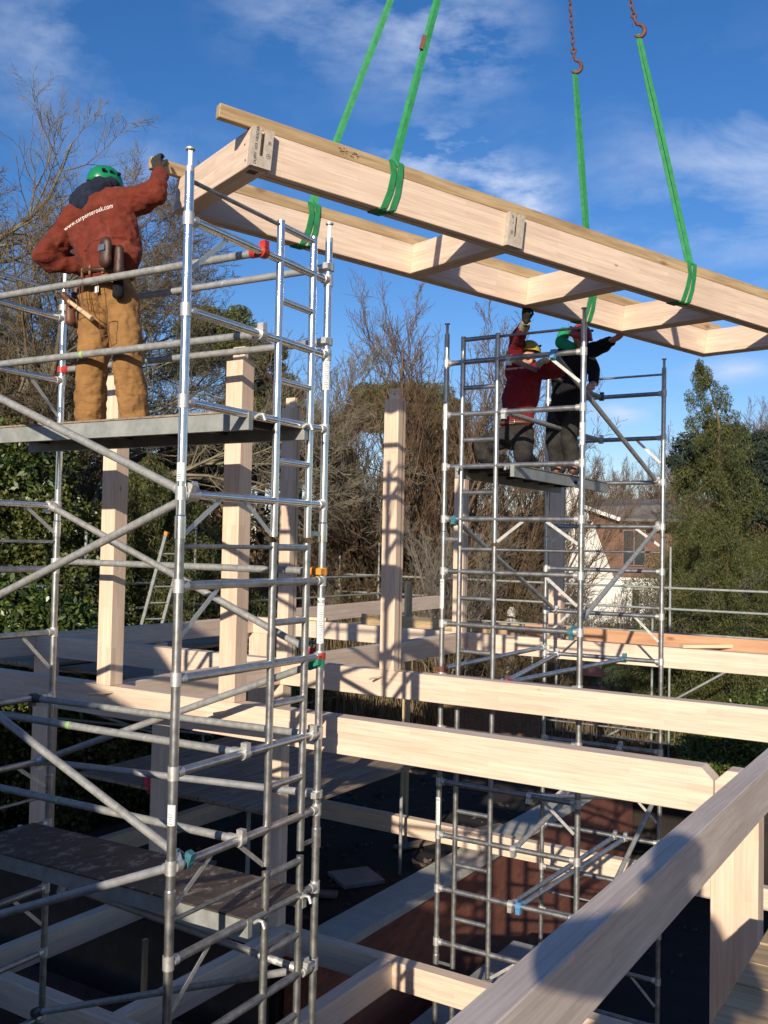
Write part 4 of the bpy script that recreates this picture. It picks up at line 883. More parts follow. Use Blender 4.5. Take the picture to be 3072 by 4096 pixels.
tr = [(rel(-3.80, 9.6, 1.50), rel(-3.81, 9.6, 1.44), .15, .15, (1.05, .85), (1, 0, 0))] + limb((rel(-3.89, 9.6, 1.46), .115), (rel(-3.92, 9.55, 1.13), .09), (rel(-3.885, 9.6, .85), .085)) + limb((rel(-3.73, 9.6, 1.46), .115), (rel(-3.74, 9.53, 1.13), .088), (rel(-3.70, 9.6, .85), .082))
solid(tr, 'trousers', 'work_trousers_dark', m3, .012, 3, .025, .1)
for a, b_ in ((rel(-3.88, 9.62, .81), rel(-3.84, 9.44, .80)), (rel(-3.70, 9.62, .81), rel(-3.66, 9.44, .80))): solid([(a, b_, .045, .04)], 'boot', 'brown_leather', m3, .01, 2)
helmet(m3, HP, 'red_plastic')
solid([(rel(-3.80, 9.50, 2.27), rel(-3.83, 9.50, 2.16), .055, .065), (rel(-3.82, 9.5, 2.15), rel(-3.70, 9.46, 2.09), .06, .055)], 'scarf', 'green_cloth', m3, .012, 3, .02, .06)
hand(m3, rel(-3.27, 9.47, 2.125), (.7, -.5, .1), (0, .1, .95), 'skin', .3); hand(m3, rel(-3.405, 9.315, 1.665), (.1, -.9, -.25), (0, -.3, -.9), 'skin', 1.0)

# photographer, whose shadow lies on the greyish beam
m4 = empty('person', 'photographer standing on the boards holding up a phone', 'photographer', (.25, -.5, -1.675)); O4 = V((.25, -.5, -1.675)); rel = lambda x, y, z: V((x, y, z))-O4
hp, HP = head(m4, rel(.235, -.42, .20), (-.5, .85, 0), 0)
body = hp + limb((rel(.24, -.46, .10), .06), (rel(.25, -.48, -.05), .10)) + [(rel(.25, -.48, -.10), rel(.27, -.52, -.60), .15, .14)]
body += limb((rel(.16, -.52, -.74), .10), (rel(.14, -.50, -1.18), .07), (rel(.12, -.52, -1.60), .05), (rel(.08, -.40, -1.63), .04)) + limb((rel(.36, -.52, -.74), .10), (rel(.40, -.50, -1.18), .07), (rel(.40, -.52, -1.60), .05), (rel(.38, -.40, -1.63), .04))
body += limb((rel(.06, -.47, -.06), .07), (rel(-.15, -.36, -.16), .05), (rel(.06, -.24, -.32), .035)) + limb((rel(.43, -.46, -.08), .07), (rel(.46, -.30, -.26), .05), (rel(.12, -.09, -.06), .035))
solid(slim(hp, body), 'body', 'skin', m4, .015, 3)
solid([(rel(.25, -.48, -.06), rel(.25, -.5, -.60), .19, .17, (1.15, .8), (1, 0, 0))] + limb((rel(.08, -.47, -.06), .10), (rel(-.15, -.36, -.16), .09), (rel(.02, -.27, -.30), .065)) + limb((rel(.42, -.46, -.08), .10), (rel(.45, -.30, -.25), .085), (rel(.17, -.12, -.10), .055)), 'jacket', 'navy_cloth', m4, .014, 3, .02)
solid([(rel(.26, -.5, -.58), rel(.26, -.5, -.74), .17, .17, (1.05, .8), (1, 0, 0))] + limb((rel(.17, -.51, -.74), .11), (rel(.14, -.50, -1.18), .09), (rel(.12, -.52, -1.58), .08)) + limb((rel(.35, -.51, -.74), .11), (rel(.40, -.50, -1.18), .09), (rel(.40, -.52, -1.58), .08)), 'trousers', 'work_trousers_dark', m4, .014, 3, .02)
for a, b_ in ((rel(.12, -.54, -1.625), rel(.08, -.36, -1.635)), (rel(.40, -.54, -1.625), rel(.38, -.36, -1.635))): solid([(a, b_, .045, .038)], 'boot', 'leather', m4, .01, 2)
helmet(m4, HP, 'white_plastic')
hand(m4, rel(.10, -.085, -.045), (-.6, .45, .35), (-.5, -.4, .4), 'skin', .7)
mb = MB(); mb.box((-.03, -.005, -.06), (.03, .004, .06)); mb.build('phone', 'rubber', m4, loc=tuple(rel(.035, -.02, -.01)))

# ---------------------------------------------------------------- garden side tube scaffold
gs = empty('tube_scaffold', 'galvanised tube scaffold with double guard rails along the garden edge of the site', 'scaffold', (-14.4, 22.8, -4.9))
def gt(name, a, b, r=.029, mat='galvanised'):
    o = V((-14.4, 22.8, -4.9)); mb = MB(); mb.tube(V(a)-o, V(b)-o, r, n=10); return mb.build(name, mat, gs)
for y, zt in ((5.0, .3), (8.6, .1), (12.35, .12), (15.3, .45), (19.2, .0), (22.8, -.4)): gt('standard', (-14.4, y, -4.9), (-14.4, y, zt))
for x, zt in ((-15.85, -.35), (-14.52, .05), (-11.75, -2.2), (-9.85, -2.2), (-9.2, -2.2), (-6.8, -1.6), (-6.39, .08), (-2.4, .2), (1.2, .2)): gt('standard', (x, 22.8, -4.9), (x, 22.8, zt))
gt('standard', (-14.4, 22.75, -.02), (-14.4, 22.75, .04), .028, 'yellow_tape')
for z in (-.87, -1.36): gt('guard_rail', (-14.34, 3.2, z), (-14.34, 23.3, z)); gt('guard_rail', (-15.9, 22.74, z), (3.0, 22.74, z-.03))
for z in (-1.95, -4.0): gt('ledger', (-14.46, 3.2, z), (-14.46, 23.0, z)); gt('ledger', (-14.8, 22.86, z-.55 if z < -3 else z), (3.0, 22.86, z-.55 if z < -3 else z))
gt('diagonal', (-4.9, 22.9, -2.6), (-8.3, 22.9, -5.4+.6)); gt('diagonal', (-4.3, 22.9, -3.6), (-2.2, 22.9, -1.9)); gt('diagonal', (-14.5, 14.2, -2.2), (-14.5, 11.5, -4.8))
gt('ledger', (-13.2, 3.2, -1.95), (-13.2, 21.6, -1.95))
for y in (8.6, 12.35, 15.3, 19.2): gt('coupler', (-14.37, y, -.90), (-14.37, y, -.84), .045); gt('coupler', (-14.37, y, -1.39), (-14.37, y, -1.33), .045)
for x in (-14.52, -6.39, -2.4): gt('coupler', (x, 22.77, -.93), (x, 22.77, -.84), .045); gt('coupler', (x, 22.77, -1.42), (x, 22.77, -1.33), .045)
ls = empty('tube_scaffold', 'shaded tube scaffold on the lower lift behind the near oak beam, left', 'scaffold', (-11, 9, -4.6))
for a, b_ in (((-12.3, 8.3, -4.6), (-12.3, 8.3, -1.7)), ((-12.3, 13.4, -4.6), (-12.3, 13.4, -1.7)), ((-10.3, 8.3, -4.6), (-10.3, 8.3, -1.7)), ((-10.3, 13.4, -4.6), (-10.3, 13.4, -1.7)), ((-7.0, 8.4, -4.6), (-7.0, 8.4, -2.95)), ((-7.0, 11.7, -4.6), (-7.0, 11.7, -2.95)), ((-9.3, 11.7, -4.6), (-9.3, 11.7, -2.95))):
    mb = MB(); o = V((-11, 9, -4.6)); mb.tube(V(a)-o, V(b_)-o, .024, n=10); mb.build('standard', 'galvanised', ls)
for a, b_ in (((-12.5, 8.3, -1.69), (-9.7, 8.3, -1.69)), ((-12.5, 13.3, -1.69), (-9.7, 13.3, -1.69)), ((-9.6, 8.35, -2.97), (-6.4, 8.35, -2.97)), ((-9.6, 11.75, -2.97), (-6.4, 11.75, -2.97)), ((-12.3, 8.3, -2.4), (-12.3, 13.6, -3.6)), ((-12.4, 10.5, -2.7), (-10.2, 13.5, -4.1))):
    mb = MB(); mb.tube(V(a)-o, V(b_)-o, .024, n=10); mb.build('ledger', 'galvanised', ls)

# ---------------------------------------------------------------- garden: fence, house, car, small things
fn = empty('fence', 'old brown board fence glimpsed below the middle oak beams', 'fence', (-16.5, 23.9, -4.9)); fn.rotation_euler = (0, 0, R(-26))
fb = MB(); fb.box((-6, .03, .3), (9, .07, .38)); fb.build('rail', 'old_fence_wood', fn); fb = MB(); fb.box((-6, .03, 1.3), (9, .07, 1.38)); fb.build('rail', 'old_fence_wood', fn)
for i in range(98):
    mb = MB(); x = -6+i*.153; t = random.uniform(1.62, 1.72); mb.box((x, -.01, .03), (x+.142, .012, t)); mb.build('board', 'old_fence_wood', fn)
# far house: local x right, y away, z up
HX, HY = pol(17.6, 60)
hs = empty('house', 'brick and white house with grey roof and tall white chimney beyond the garden', 'house', (HX, HY, -4.9), R(17.6))
def hb(name, a, b, mat, parent=None): mb = MB(); mb.box(a, b); return mb.build(name, mat, parent or hs)
k_ = 1.0
hb('lower_wall', (-4.4, 0, 0), (6.5, 6, 3.1), 'white_render'); hb('upper_wall', (-1.6, .05, 3.102), (6.48, 5.9, 5.9), 'brown_brick')
mb = MB(); P_ = [(-3.2, 3.1), (-1.2, 3.1), (-2.6, 6.7), (-3.2, 7.6)]
vs = [(x, y, z) for y in (-.12, .3) for x, z in P_]; mb.add(vs, [(0, 1, 2, 3), (7, 6, 5, 4), (0, 4, 5, 1), (1, 5, 6, 2), (2, 6, 7, 3), (3, 7, 4, 0)]); mb.build('sloping_wall', 'white_render', hs)
hb('chimney', (-4.35, -.4, 0), (-3.25, .8, 8.9), 'white_render')
mb = MB(); z0, z1 = 6.75, 8.0
mb.add([(-3.2, -.6, 7.55), (-.9, -.6, 6.75), (6.9, -.6, 6.7), (6.9, 3.2, 8.1), (-2.2, 3.2, 8.1), (-3.2, -.6, 7.40), (-.9, -.6, 6.60), (6.9, -.6, 6.55), (6.9, 3.2, 7.95), (-2.2, 3.2, 7.95)],
       [(0, 1, 2, 3, 4), (9, 8, 7, 6, 5), (0, 5, 6, 1), (1, 6, 7, 2), (2, 7, 8, 3), (3, 8, 9, 4), (4, 9, 5, 0)]); mb.build('roof', 'slate_roof', hs)
mb = MB(); mb.ribbon([(-3.25, -.63, 7.50), (-.9, -.63, 6.68)], .22, .05, (.3, 0, 1)); mb.build('barge_board', 'white_paint', hs)
mb = MB(); mb.add([(-2.9, -.02, 3.1), (-.95, -.02, 3.1), (-.95, -.02, 6.6), (-2.6, -.02, 7.2), (-2.9, .04, 3.1), (-.95, .04, 3.1), (-.95, .04, 6.6), (-2.6, .04, 7.2)], [(0, 1, 2, 3), (7, 6, 5, 4), (0, 4, 5, 1), (1, 5, 6, 2), (2, 6, 7, 3), (3, 7, 4, 0)]); mb.build('gable_wall', 'brown_brick', hs)
for x in (-.75, 2.6, 4.8):
    f = hb('window', (x, -.03, 3.9), (x+1.35, .06, 6.1), 'brown_leather'); hb('pane', (x+.06, -.05, 3.98), (x+.64, -.031, 6.02), 'dark_glass', f); hb('pane', (x+.71, -.05, 3.98), (x+1.29, -.031, 6.02), 'dark_glass', f)
for x in np.arange(-.9, 6.4, .62): hb('column', (x, -.14, .02), (x+.13, -.005, 3.05), 'white_paint')
hb('cornice', (-1.0, -.2, 3.04), (6.6, -.002, 3.2), 'white_paint')
for x in (-.2, 2.2, 4.4): hb('garden_door', (x, -.03, .1), (x+.45, -.008, 2.5), 'dark_glass')
mb = MB(); mb.tube((-3.8, .5, 8.9), (-3.8, .5, 11.2), .03, n=6); mb.tube((-4.2, .5, 11.1), (-2.4, .5, 11.1), .02, n=6)
for i in range(7): mb.tube((-4.1+i*.27, .1, 11.1), (-4.1+i*.27, .9, 11.1), .012, n=5)
mb.build('aerial', 'dark_steel', hs)
cx_, cy_ = pol(25.3, 52)
car = empty('parked_car', 'blue car parked in the lane beyond the bare trees', 'car', (cx_, cy_, -4.9), R(25))
body_ = [(-2.1, .45), (-2.05, .85), (-1.3, .98), (-.75, 1.42), (.75, 1.45), (1.45, 1.0), (2.05, .9), (2.12, .45), (1.9, .3), (-1.95, .3)]
vs = [(x, y, z) for y in (-.82, .82) for x, z in body_]; n_ = len(body_)
mb = MB(); mb.add(vs, [tuple(reversed(range(n_))), tuple(range(n_, 2*n_))]+[(i, (i+1) % n_, n_+(i+1) % n_, n_+i) for i in range(n_)]); mb.build('body', 'car_blue', car)
mb = MB(); mb.add([(x, -.83, z) for x, z in ((-1.15, 1.0), (-.68, 1.36), (.68, 1.38), (1.2, 1.02))]+[(x, -.825, z) for x, z in ((-1.15, 1.0), (-.68, 1.36), (.68, 1.38), (1.2, 1.02))], [(3, 2, 1, 0)]); mb.build('side_window', 'dark_glass', car)
for x in (-1.3, 1.35):
    wh = bpy.data.objects.new('wheel', None); COL.objects.link(wh); wh.parent = car; wh.location = (x, -.84, .31)
    mb = MB(); mb.tube((0, -.02, 0), (0, .16, 0), .31, n=20); mb.build('tyre', 'rubber', wh); mb = MB(); mb.tube((0, -.03, 0), (0, -.021, 0), .19, n=16); mb.build('rim', 'aluminium_mid', wh)
def lathe(name, prof, mat, label, cat, loc_):
    mb = MB(); n = 18; vs = [(r_*math.cos(2*math.pi*k/n), r_*math.sin(2*math.pi*k/n), z) for r_, z in prof for k in range(n)]
    mb.add(vs, [(i*n+k, i*n+(k+1) % n, (i+1)*n+(k+1) % n, (i+1)*n+k) for i in range(len(prof)-1) for k in range(n)]+[tuple(reversed(range(n))), tuple(range((len(prof)-1)*n, len(prof)*n))], True)
    return tag(mb.build(name, mat, loc=loc_), label, cat)
px_, py_ = pol(19.95, 25)
bd = empty('bird_table', 'terracotta topped bird table standing on the lawn behind the right tower', 'bird table', (px_, py_, -4.9))
mb = MB(); mb.tube((0, 0, 0), (0, 0, 1.35), .03, n=8); mb.build('stem', 'bark_brown', bd); mb = MB(); mb.box((-.28, -.22, 1.36), (.28, .22, 1.41)); mb.build('tray', 'terracotta', bd)
mb = MB(); mb.add([(-.3, -.24, 1.72), (.3, -.24, 1.72), (.3, .24, 1.72), (-.3, .24, 1.72), (-.2, 0, 1.92), (.2, 0, 1.92)], [(0, 1, 5, 4), (1, 2, 5), (2, 3, 4, 5), (3, 0, 4), (3, 2, 1, 0)]); mb.build('roof', 'terracotta', bd)
for x in (-.24, .24): mb = MB(); mb.tube((x, 0, 1.41), (x, 0, 1.72), .02, n=6); mb.build('support', 'bark_pale', bd)
px_, py_ = pol(24.6, 27)
lathe('garden_urn', [(.22, 0), (.25, .06), (.12, .14), (.10, .5), (.2, .75), (.27, 1.0), (.24, 1.25), (.12, 1.45), (.14, 1.6), (.05, 1.75)], 'coping_stone', 'pale weathered stone urn behind the rear left pole of the right tower', 'urn', (px_, py_, -3.4))
lathe('garden_plinth', [(.3, 0), (.3, .1), (.24, .14), (.24, 1.35), (.3, 1.42), (.3, 1.5)], 'coping_stone', 'stone plinth under the pale garden urn', 'plinth', (px_, py_, -4.9))

# unseen house added behind the camera, its profile shaped to shade the lower left
eh = empty('house', 'unseen brick house added behind the photographer, left, outlined to shade the site', 'house', (-4, -5, -4.9))
prof = [(-5.2, 0), (3.2, 0), (3.2, 4.0), (2.3, 4.05), (2.1, 4.65), (1.2, 5.25), (.55, 6.15), (-.1, 6.35), (-.9, 7.1), (-1.6, 7.7), (-3.2, 8.5), (-5.2, 6.6)]
vs = [(x+0, y, z) for y in (2.5, -5) for x, z in prof]; n_ = len(prof); mb = MB()
mb.add(vs, [tuple(range(n_)), tuple(reversed(range(n_, 2*n_)))]+[((i+1) % n_, i, n_+i, n_+(i+1) % n_) for i in range(n_)]); mb.build('walls', 'brown_brick', eh)
for i in range(3, n_-1):
    (xa, za), (xb, zb_) = prof[i], prof[i+1]; d_ = V((xb-xa, 0, zb_-za)).normalized(); nn = V((-d_.z, 0, d_.x)) if d_.x < 0 else V((d_.z, 0, -d_.x))
    nn = nn if nn.z > 0 else -nn
    mb = MB(); a0 = V((xa, 0, za))+nn*.02; b0 = V((xb, 0, zb_))+nn*.02
    mb.add([(a0.x, 2.56, a0.z), (b0.x, 2.56, b0.z), (b0.x, -5.06, b0.z), (a0.x, -5.06, a0.z)]+[((a0+nn*.05).x, 2.56, (a0+nn*.05).z), ((b0+nn*.05).x, 2.56, (b0+nn*.05).z), ((b0+nn*.05).x, -5.06, (b0+nn*.05).z), ((a0+nn*.05).x, -5.06, (a0+nn*.05).z)],
           [(3, 2, 1, 0), (4, 5, 6, 7), (0, 1, 5, 4), (1, 2, 6, 5), (2, 3, 7, 6), (3, 0, 4, 7)]); mb.build('roof', 'slate_roof', eh)

# ---------------------------------------------------------------- vegetation
def fastmesh(name, verts, faces, mat, smooth=False):
    me = bpy.data.meshes.new(name); nv, nf, k = len(verts), len(faces), faces.shape[1]
    me.vertices.add(nv); me.vertices.foreach_set('co', np.asarray(verts, np.float32).ravel())
    me.loops.add(nf*k); me.loops.foreach_set('vertex_index', np.asarray(faces, np.int32).ravel())
    me.polygons.add(nf); me.polygons.foreach_set('loop_start', np.arange(0, nf*k, k, dtype=np.int32)); me.polygons.foreach_set('loop_total', np.full(nf, k, np.int32))
    if smooth: me.polygons.foreach_set('use_smooth', np.ones(nf, bool))
    me.update(calc_edges=True); me.materials.append(MATS[mat]); return me
def meshobj(name, me, parent=None): o = bpy.data.objects.new(name, me); COL.objects.link(o); o.parent = parent; return o
def tubes_mesh(name, segs, mat, k=4):
    """segs: rows of p0(3) p1(3) r0 r1"""
    s = np.array(segs); p0, p1, r0, r1 = s[:, :3], s[:, 3:6], s[:, 6], s[:, 7]
    d = p1-p0; d /= np.linalg.norm(d, axis=1, keepdims=True)+1e-9
    ref = np.where(np.abs(d[:, 2:3]) > .9, np.array([[1., 0, 0]]), np.array([[0, 0, 1.]])); a = np.cross(d, ref); a /= np.linalg.norm(a, axis=1, keepdims=True)+1e-9; b = np.cross(d, a)
    vs = []
    for p, r_ in ((p0, r0), (p1, r1)):
        for i in range(k): t = 2*math.pi*i/k; vs.append(p+(a*math.cos(t)+b*math.sin(t))*r_[:, None])
    v = np.stack(vs, 1).reshape(-1, 3); base = (np.arange(len(s))*2*k)[:, None, None]
    f = np.array([[i, (i+1) % k, k+(i+1) % k, k+i] for i in range(k)])[None]+base
    return fastmesh(name, v, f.reshape(-1, 4), mat, True)
def grow(segs, p, d, L, r, lev, P):
    """one branch: wobbling polyline with side branches; P = parameters by level"""
    n = P['n'][lev]; st = L/n; p = np.array(p, float); d = np.array(d, float); d /= np.linalg.norm(d); rr = r
    r_end = max(P['rmin'], r*P['taper'][lev])
    for i in range(n):
        d = d+rng.normal(0, P['wob'][lev], 3); d[2] += P['up'][lev]; d /= np.linalg.norm(d)
        q = p+d*st; r1 = r+(r_end-r)*(i+1)/n; segs.append((*p, *q, rr, r1)); rr = r1
        if lev < P['levels']-1 and (i+1)/n > P['start'][lev]:
            kk = P['kids'][lev]; c = int(kk)+(rng.random() < kk-int(kk))
            for _ in range(c):
                a = rng.normal(0, 1, 3); a -= d*(a@d); a /= np.linalg.norm(a)+1e-9; ang = P['ang'][lev]*rng.uniform(.7, 1.3)
                nd = d*math.cos(ang)+a*math.sin(ang); nd[2] += P['lift'][lev]
                grow(segs, q, nd, L*P['len'][lev]*rng.uniform(.6, 1.15)*(1-.45*(i+1)/n), max(P['rmin'], rr*P['rad'][lev]), lev+1, P)
        p = q
BIG = dict(levels=5, n=(9, 7, 7, 6, 4), wob=(.07, .12, .14, .14, .14), up=(.02, .03, .03, .04, .05), taper=(.35, .3, .35, .5, .8), start=(.30, .2, .15, .1), kids=(1.6, 1.55, 1.6, 1.4),
           ang=(.85, .75, .7, .65), lift=(.15, .1, .05, .1), len=(.62, .64, .62, .60), rad=(.55, .55, .48, .5), rmin=.0034)
MID = dict(levels=4, n=(8, 7, 6, 4), wob=(.06, .12, .16, .2), up=(.03, .06, .06, .05), taper=(.25, .3, .4, .8), start=(.15, .15, .1), kids=(1.9, 1.8, 1.5), ang=(.5, .5, .5), lift=(.25, .2, .1), len=(.60, .52, .5), rad=(.5, .5, .5), rmin=.004)
SCR = dict(levels=3, n=(8, 6, 4), wob=(.11, .18, .22), up=(.03, .03, .02), taper=(.3, .5, .8), start=(.1, .1), kids=(1.8, 1.5), ang=(.7, .7), lift=(.1, .05), len=(.45, .5), rad=(.5, .55), rmin=.006)
def bare_tree(stems, P, mat, nm='tree'):
    segs = []
    for (p, d, L, r) in stems: grow(segs, p, d, L, r, 0, P)
    return tubes_mesh(nm, segs, mat)
def leaves(name, C, Rr, n, size, mat, asp=.4, droop=0., shell=.0, hang=0.):
    """leaf quads scattered round clump centres C (Nx3) with clump radii Rr (Nx3)"""
    C = np.asarray(C, float); Rr = np.asarray(Rr, float); i = rng.integers(0, len(C), n)
    d = rng.normal(0, 1, (n, 3)); d /= np.linalg.norm(d, axis=1, keepdims=True); rad = (shell+(1-shell)*rng.random((n, 1))**.5)
    c = C[i]+d*rad*Rr[i]
    a = rng.normal(0, 1, (n, 3))*(1-droop)+np.array([0, 0, -1.])*droop*1.6+d*.6*(1-hang); a /= np.linalg.norm(a, axis=1, keepdims=True)
    b = np.cross(a, rng.normal(0, 1, (n, 3))); b /= np.linalg.norm(b, axis=1, keepdims=True)
    L = size*rng.uniform(.6, 1.4, (n, 1)); Wd = L*asp
    v = np.stack([c-a*L/2, c+b*Wd/2, c+a*L/2, c-b*Wd/2], 1).reshape(-1, 3); f = np.arange(4*n).reshape(-1, 4)
    return fastmesh(name, v, f, mat)
def tree(label, deg, D, zg, trunk_me, crown_me, name='bare_tree', rot=0, sc=1, group=None, cat='tree'):
    x, y = pol(deg, D); r = empty(name, label, cat, (x, y, zg), rot, group); r.scale = (sc, sc, sc)
    if trunk_me: meshobj('trunk', trunk_me, r)
    if crown_me: meshobj('crown', crown_me, r)
    return r
G = -4.9
# large bare trees at the left; x of each tree points right as seen from the camera
def facing(deg): return R(deg)
t = [((0, 0, 0), (-.04, 0, 1), 9.5, .30), ((.3, .3, 0), (.10, 0, 1), 8.5, .22), ((.55, -.2, 2.0), (.50, -.1, 1), 5.5, .12), ((.3, 0, 3.0), (1, .1, .42), 6.6, .10), ((-.3, 0, 3), (-.5, .2, .9), 7.5, .14), ((.1, .1, 5.0), (.6, -.2, .9), 3.8, .08)]
m_ = bare_tree(t, BIG, 'bark_pale')
tree('largest bare tree at the left edge, pale forked trunk and limbs reaching right', 56.2, 24, G, m_, None, sc=1.34, rot=facing(52.6))
t = [((0, 0, 0), (.03, 0, 1), 8.0, .20), ((.2, 0, .5), (.12, 0, 1), 6.2, .14), ((0, .2, 2.4), (.6, .1, .9), 3.8, .10), ((0, .2, 3.4), (-.6, .1, .9), 6.0, .10)]
m2_ = bare_tree(t, BIG, 'bark_brown')
tree('bare tree with brown trunk right behind the worker in tan trousers', 49.6, 27, G, m2_, None, sc=1.0, rot=facing(48))
tree('bare tree behind the worker, its twigs spreading toward the left tower pole', 47.2, 31, G, m_, None, rot=facing(40)+2.4, sc=.52)
tree('thin bare tree leaning at the extreme left edge', 53.0, 25, G, m2_, None, rot=facing(50)+2, sc=1.22)
tree('bare tree with brown trunk far behind the hedge at the left edge', 54.4, 31, G, m2_, None, rot=3.3, sc=1.45)
tree('bare tree with pale limbs behind the rear left scaffold pole', 51.0, 30, G, m_, None, rot=facing(51)+1.2, sc=1.0)
tree('farther bare tree between the two large ones at the left', 51.2, 36, G, m2_, None, rot=1.3, sc=1.05)
# centre bare tree, multi stem fan
t = [((0, 0, 0), (.0, 0, 1), 7.2, .13)]+[((rng.normal(0, .1), rng.normal(0, .1), .2*i), (math.sin(a)*.75, rng.normal(0, .2), 1), 6.6-.5*abs(a), .085) for i, a in enumerate((-.9, -.6, -.3, .25, .5, .8, 1.05, -.75, .65, 0.1))]
mc = bare_tree(t, MID, 'bark_red')
tree('tall bare tree fanning out above the lone oak post', 30.9, 29, G, mc, None, rot=facing(31), sc=1.28)
tree('bare fan shaped tree just left of the lone oak post', 34.9, 31, G, mc, None, rot=2.2, sc=.82)
tree('bare tree behind the ladder side of the right tower', 27.0, 30, G, mc, None, rot=4.1, sc=1.0)
tree('bare tree behind the two workers on the right tower', 23.8, 33, G, mc, None, rot=.6, sc=.9)
t = [((0, 0, 0), (.02, 0, 1), 5.6, .10), ((.1, 0, .4), (.3, 0, 1), 5.0, .07), ((-.1, 0, .8), (-.35, .1, 1), 4.6, .06)]
ms = bare_tree(t, MID, 'bark_silver')
tree('slender silver barked tree in front of the far house', 21.0, 27, G, ms, None, rot=facing(20), sc=.62)
tree('silver barked sapling to the right of the left tower', 38.2, 27, G, ms, None, rot=1, sc=.72)
tree('silver barked leaning sapling in front of the dark conifers', 13.4, 27, G, ms, None, rot=3.0, sc=.7)
tree('silver barked sapling between the lone post and the right tower', 28.6, 25, G, ms, None, rot=5.0, sc=.85)
for i, (dg, D, s_, lab) in enumerate(((18.4, 72, 1.15, 'hazy bare tree behind the far house roof'), (20.2, 80, 1.1, 'hazy bare tree left of the far house roof ridge'), (16.0, 70, 1.2, 'hazy bare tree touching the tall conifer on its left'), (11.2, 58, 1.35, 'bare reddish tree beyond the conifers at the right edge'), (9.6, 56, 1.35, 'bare reddish tree cut by the right edge of the photo'))):
    tree(lab, dg, D, G, mc, None, rot=i*1.3, sc=s_)
# scrub thicket: three bushes, many copies
def scrub(mat, n, Ls, sp):
    segs = []
    for _ in range(n):
        a = rng.uniform(0, 6.28); s_ = rng.uniform(.1, sp); grow(segs, (math.cos(a)*s_*.5, math.sin(a)*s_*.5, 0), (math.cos(a)*s_, math.sin(a)*s_, 1), Ls*rng.uniform(.6, 1.1), .028, 0, SCR)
    return tubes_mesh('scrub', segs, mat, 3)
sc = [scrub('bark_brown', 16, 4.6, .75), scrub('bark_red', 14, 4.2, .9), scrub('bark_ochre', 13, 4.8, .7)]
k = 0
for row, (D0, ds, hs_) in enumerate(((26.5, 1.75, .86), (30.5, 1.75, .95), (35, 1.8, 1.02))):
    dg = 22.6 if row < 2 else 23.2
    while dg < 45:
        D = D0+rng.uniform(-1.2, 1.2); x, y = pol(dg+rng.uniform(-.4, .4), D)
        o = meshobj('bare_shrub', sc[k % 3]); o.location = (x, y, G); o.rotation_euler = (0, 0, rng.uniform(0, 6.28)); s_ = hs_*rng.uniform(.85, 1.12); o.scale = (s_, s_, s_)
        tag(o, 'leafless twiggy shrub in the brown thicket behind the site', 'shrub', 'leafless shrubs forming the thicket'); k += 1; dg += ds
for dg, D, s_ in ((47, 27, .7), (49.5, 25, .6), (52, 28, .6), (20.8, 34, .38)):
    x, y = pol(dg, D); o = meshobj('bare_shrub', sc[k % 3]); o.location = (x, y, G); o.rotation_euler = (0, 0, k); o.scale = (s_,)*3; tag(o, 'leafless twiggy shrub in the brown thicket behind the site', 'shrub', 'leafless shrubs forming the thicket'); k += 1
# evergreens
def blob(n, R3, c=(0, 0, 0), low=.0):
    out = []
    for _ in range(n):
        d = rng.normal(0, 1, 3); d /= np.linalg.norm(d); 
        if d[2] < -low: d[2] *= -.4
        out.append(np.array(c)+d*np.array(R3)*rng.uniform(.55, 1.0))
    return np.array(out)
def pine_crown(R3, nc, nl, mat, size=.2, cr=.5, seed=0, low=.3):
    C = blob(nc, R3, low=low); rr = rng.uniform(.6, 1.25, (nc, 1))*np.array([[cr, cr, cr*.7]])
    return leaves('crown', C, rr, nl, size, mat, .22, 0, .35)
def trunk_mesh(hh, r, mat='bark_brown', nb=8, sp=1.5):
    segs = [(0, 0, 0, .05, 0, hh*.5, r, r*.8), (.05, 0, hh*.5, 0, 0, hh, r*.8, r*.35)]
    for i in range(nb):
        z = hh*rng.uniform(.45, .95); a = rng.uniform(0, 6.28); p = np.array([0, 0, z]); q = p+np.array([math.cos(a)*sp, math.sin(a)*sp, .5]); segs.append((*p, *q, r*.3, r*.1))
    return tubes_mesh('trunk', segs, mat, 8)
def crowned(label, deg, D, hh, tr_me, crown, cz, name='pine_tree', sc=(1, 1, 1), rot=0, group=None):
    x, y = pol(deg, D); r = empty(name, label, 'tree', (x, y, G), rot, group); meshobj('trunk', tr_me, r); c = meshobj('crown', crown, r); c.location = (0, 0, cz); c.scale = sc; return r
pcA = pine_crown((2.3, 2.0, 2.0), 60, 38000, 'leaf_pine', .22, .60); pcB = pine_crown((3.2, 2.6, 1.9), 80, 30000, 'leaf_pine_blue', .24, .6)
tA, tB = trunk_mesh(12.5, .22), trunk_mesh(9, .2, nb=12, sp=2)
crowned('tall rounded pine crown between left tower poles', 41.7, 40, 13, tA, pcA, 12.3, rot=1)
crowned('lower rounded pine joined to the tall pine on its right', 39.5, 41, 13, tA, pcA, 10.3, sc=(.9, .9, .8), rot=3)
crowned('dark bluish pine behind the tenoned oak post', 40.6, 37, 9, tB, pcB, 7.7, rot=.5)
crowned('dark pine behind the worker legs', 44.6, 36, 9, tB, pcB, 7.0, rot=2.5, sc=(1, 1, .9))
crowned('olive pine left of the lone post, half behind the tower', 37.3, 38, 9, tB, pcA, 8.0, rot=2, sc=(1.15, 1, .95))
crowned('dome shaped evergreen behind the lone oak post', 31.4, 40, 9, tB, pine_crown((2.7, 2.4, 1.9), 80, 42000, 'leaf_pine', .20, .6, low=.1), 9.9, rot=1, sc=(1.08, 1, 1.05))
crowned('lower dome evergreen behind the right tower ladder', 28.6, 41, 8, tB, pcA, 8.1, rot=.5, sc=(1.1, 1, .9))
